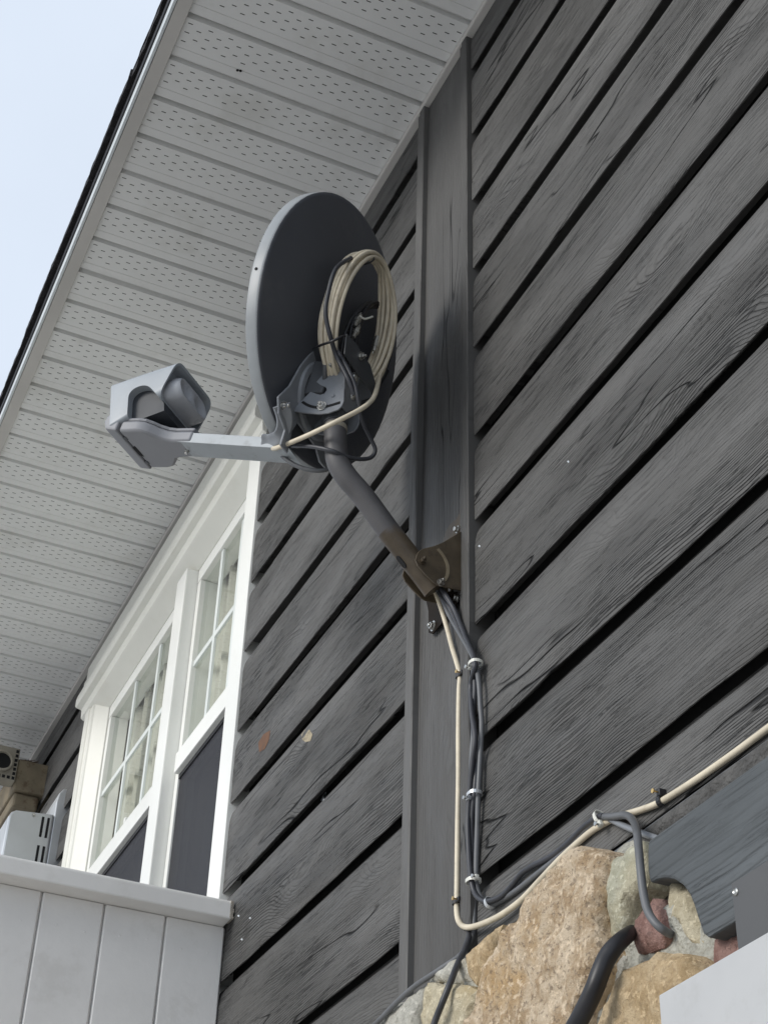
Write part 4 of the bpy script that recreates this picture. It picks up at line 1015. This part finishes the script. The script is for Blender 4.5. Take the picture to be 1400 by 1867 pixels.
S.append(([z5(1040, 940), z5(1110, 850), z5(1200, 795), z5(1330, 780), z5(1420, 900), z5(1300, 1100), z5(1100, 1150), z5(1010, 1060)], 'redst', .014, .022, 3))
S.append(([z5(360, 1090), z5(420, 1010), z5(480, 1005), z5(470, 1080), z5(400, 1170)], 'greyst', .022, .014, 2))
PH = []
for i, (poly, mt, d0, H, fc) in enumerate(S):
    q = xz(poly, d0+H*.7); PH.append(q); stone(q, M[mt], d0, H, 11+i*7, fc, .0068 if i in (0, 9) else .0055)
# the same wall goes on below and beside the picture
rs = random.Random(5)
def near_photo(x, z): return -1.86 < x < -.86 and z > .47
gx = []; cw, chh = .27, .19
cols = int((XR-XL)/cw)
def gpt(i, j):
    r_ = random.Random(i*131+j*17); return (XL+i*cw+r_.uniform(-.06, .06)+(.11 if j % 2 else 0), SIDE_BOT-.02-(j*chh)+(r_.uniform(-.04, .04) if j else 0))
for j in range(6):
    for i in range(8, cols-3):
        p4 = [gpt(i, j), gpt(i+1, j), gpt(i+1, j+1), gpt(i, j+1)]; cx_ = sum(q[0] for q in p4)/4; cz_ = sum(q[1] for q in p4)/4
        if -2.0 < cx_ < -.75 and cz_ > .36: continue
        if cx_ > -1.35 and cz_ > .40: continue
        if cx_ < -3.0 or cx_ > 1.0: continue
        poly = rounded([(cx_+(q[0]-cx_)*.90, cz_+(q[1]-cz_)*.88) for q in p4], .05, 3)
        stone(poly, M[rs.choice(['granite', 'sandst', 'yellowst', 'greyst', 'redst', 'granite'])], .03, rs.uniform(.035, .06), i*31+j, 4, .028)
# mortar bed between and behind the stones
v = []; f = []; nx, nz = 240, 110
x0, x1, z1, z0 = -2.05, -.55, SIDE_BOT-.008, .10
for j in range(nz+1):
    for i in range(nx+1):
        x = x0+(x1-x0)*i/nx; z = z0+(z1-z0)*j/nz
        top_ = max(0, 1-(z1-z)/.03)
        d = .031 + noise.fractal(Vector((x*22, z*22, 3)), .8, 2, 5)*.010 - top_*.030
        if x > -1.26 and z > .60: d = min(d, .006+noise.noise(Vector((x*60, z*60, 1)))*.003)
        v.append(wl(x, d, z))
for j in range(nz):
    for i in range(nx): a = j*(nx+1)+i; f.append((a, a+1, a+nx+2, a+nx+1))
mob('mortar_bed', v, f, M['mortar'], base, smooth=True)
box('mortar_bed', wl(XL, .012, -1.6), wl(x0, -.033, SIDE_BOT-.008), M['mortar'], base, 0); box('mortar_bed', wl(x1, .012, -1.6), wl(XR, -.033, SIDE_BOT-.008), M['mortar'], base, 0)
box('mortar_bed', wl(x0, .012, -1.6), wl(x1, -.033, z0), M['mortar'], base, 0)
# painted rough strip over the beam
v = []; f = []
for j in range(15):
    for i in range(121):
        x = -1.262+i*.02*(1.75/2.4)*1.0; z = .628+(SIDE_BOT-.0075-.628)*j/14
        v.append(wl(x, .013+noise.fractal(Vector((x*70, z*70, 8)), 1, 2, 3)*.0035 - (.012 if j == 14 else 0) - (.02 if i == 0 else 0), z))
for j in range(14):
    for i in range(120): a = j*121+i; f.append((a, a+1, a+122, a+121))
mob('rough_render_strip', v, f, M['render'], base, smooth=True)

# ---------------- beam, cover sheet, white cabinet
BD = .052
bpx = [(1181, 1533), (1179, 1560), (1180, 1590), (1184, 1611), (1196, 1604), (1212, 1601.5), (1228, 1604), (1244, 1615), (1256, 1632), (1264, 1652), (1272, 1678), (1281, 1704), (1290, 1711)]
bo = xz(bpx, BD); zt_, zb_ = bo[0][1], bo[-1][1]
poly = bo + [(1.6, zb_), (1.6, zt_)]
bm_ = prism('beam', [wl(a, BD, b) for a, b in poly], Vector((0, BD-.014, 0)), M['beam'], None, .003, loc=wl(bo[0][0], .02, zb_)); tag(bm_, 'slate painted timber beam with a rounded notch cut in its end', 'beam')
cs = thing('cover_sheet', 'flat dull grey sheet with a screw, fixed over the beam', 'cover sheet', wl(-1.04, BD, .3))
q = xz([(1334, 1612)], BD+.003)[0]
box('sheet', wl(q[0], BD+.001, .30), wl(q[0]+1.1, BD+.004, q[1]), M['cover'], cs, .001)
sc_ = xz([(1342, 1627)], BD+.004)[0]
lathe('screw', wl(sc_[0], BD+.004, sc_[1]), Vector((0, -1, 0)), [(0, .0036), (.001, .0034), (.002, .0022), (.0013, .0010)], M['steel'], cs, 14)
q = at(1201, 1815, .15)
wc = thing('cabinet', 'white enamelled cabinet corner at the bottom right', 'cabinet', wl(q.x, .15, -1.6))
box('body', wl(q.x, .10, -1.55), wl(q.x+.9, .146, q.z-1.6-.004), M['white'], wc, .003)
box('front_sheet', wl(q.x-.0005, .1465, -1.55), wl(q.x+.9, .150, q.z-1.6), M['white'], wc, .0012)
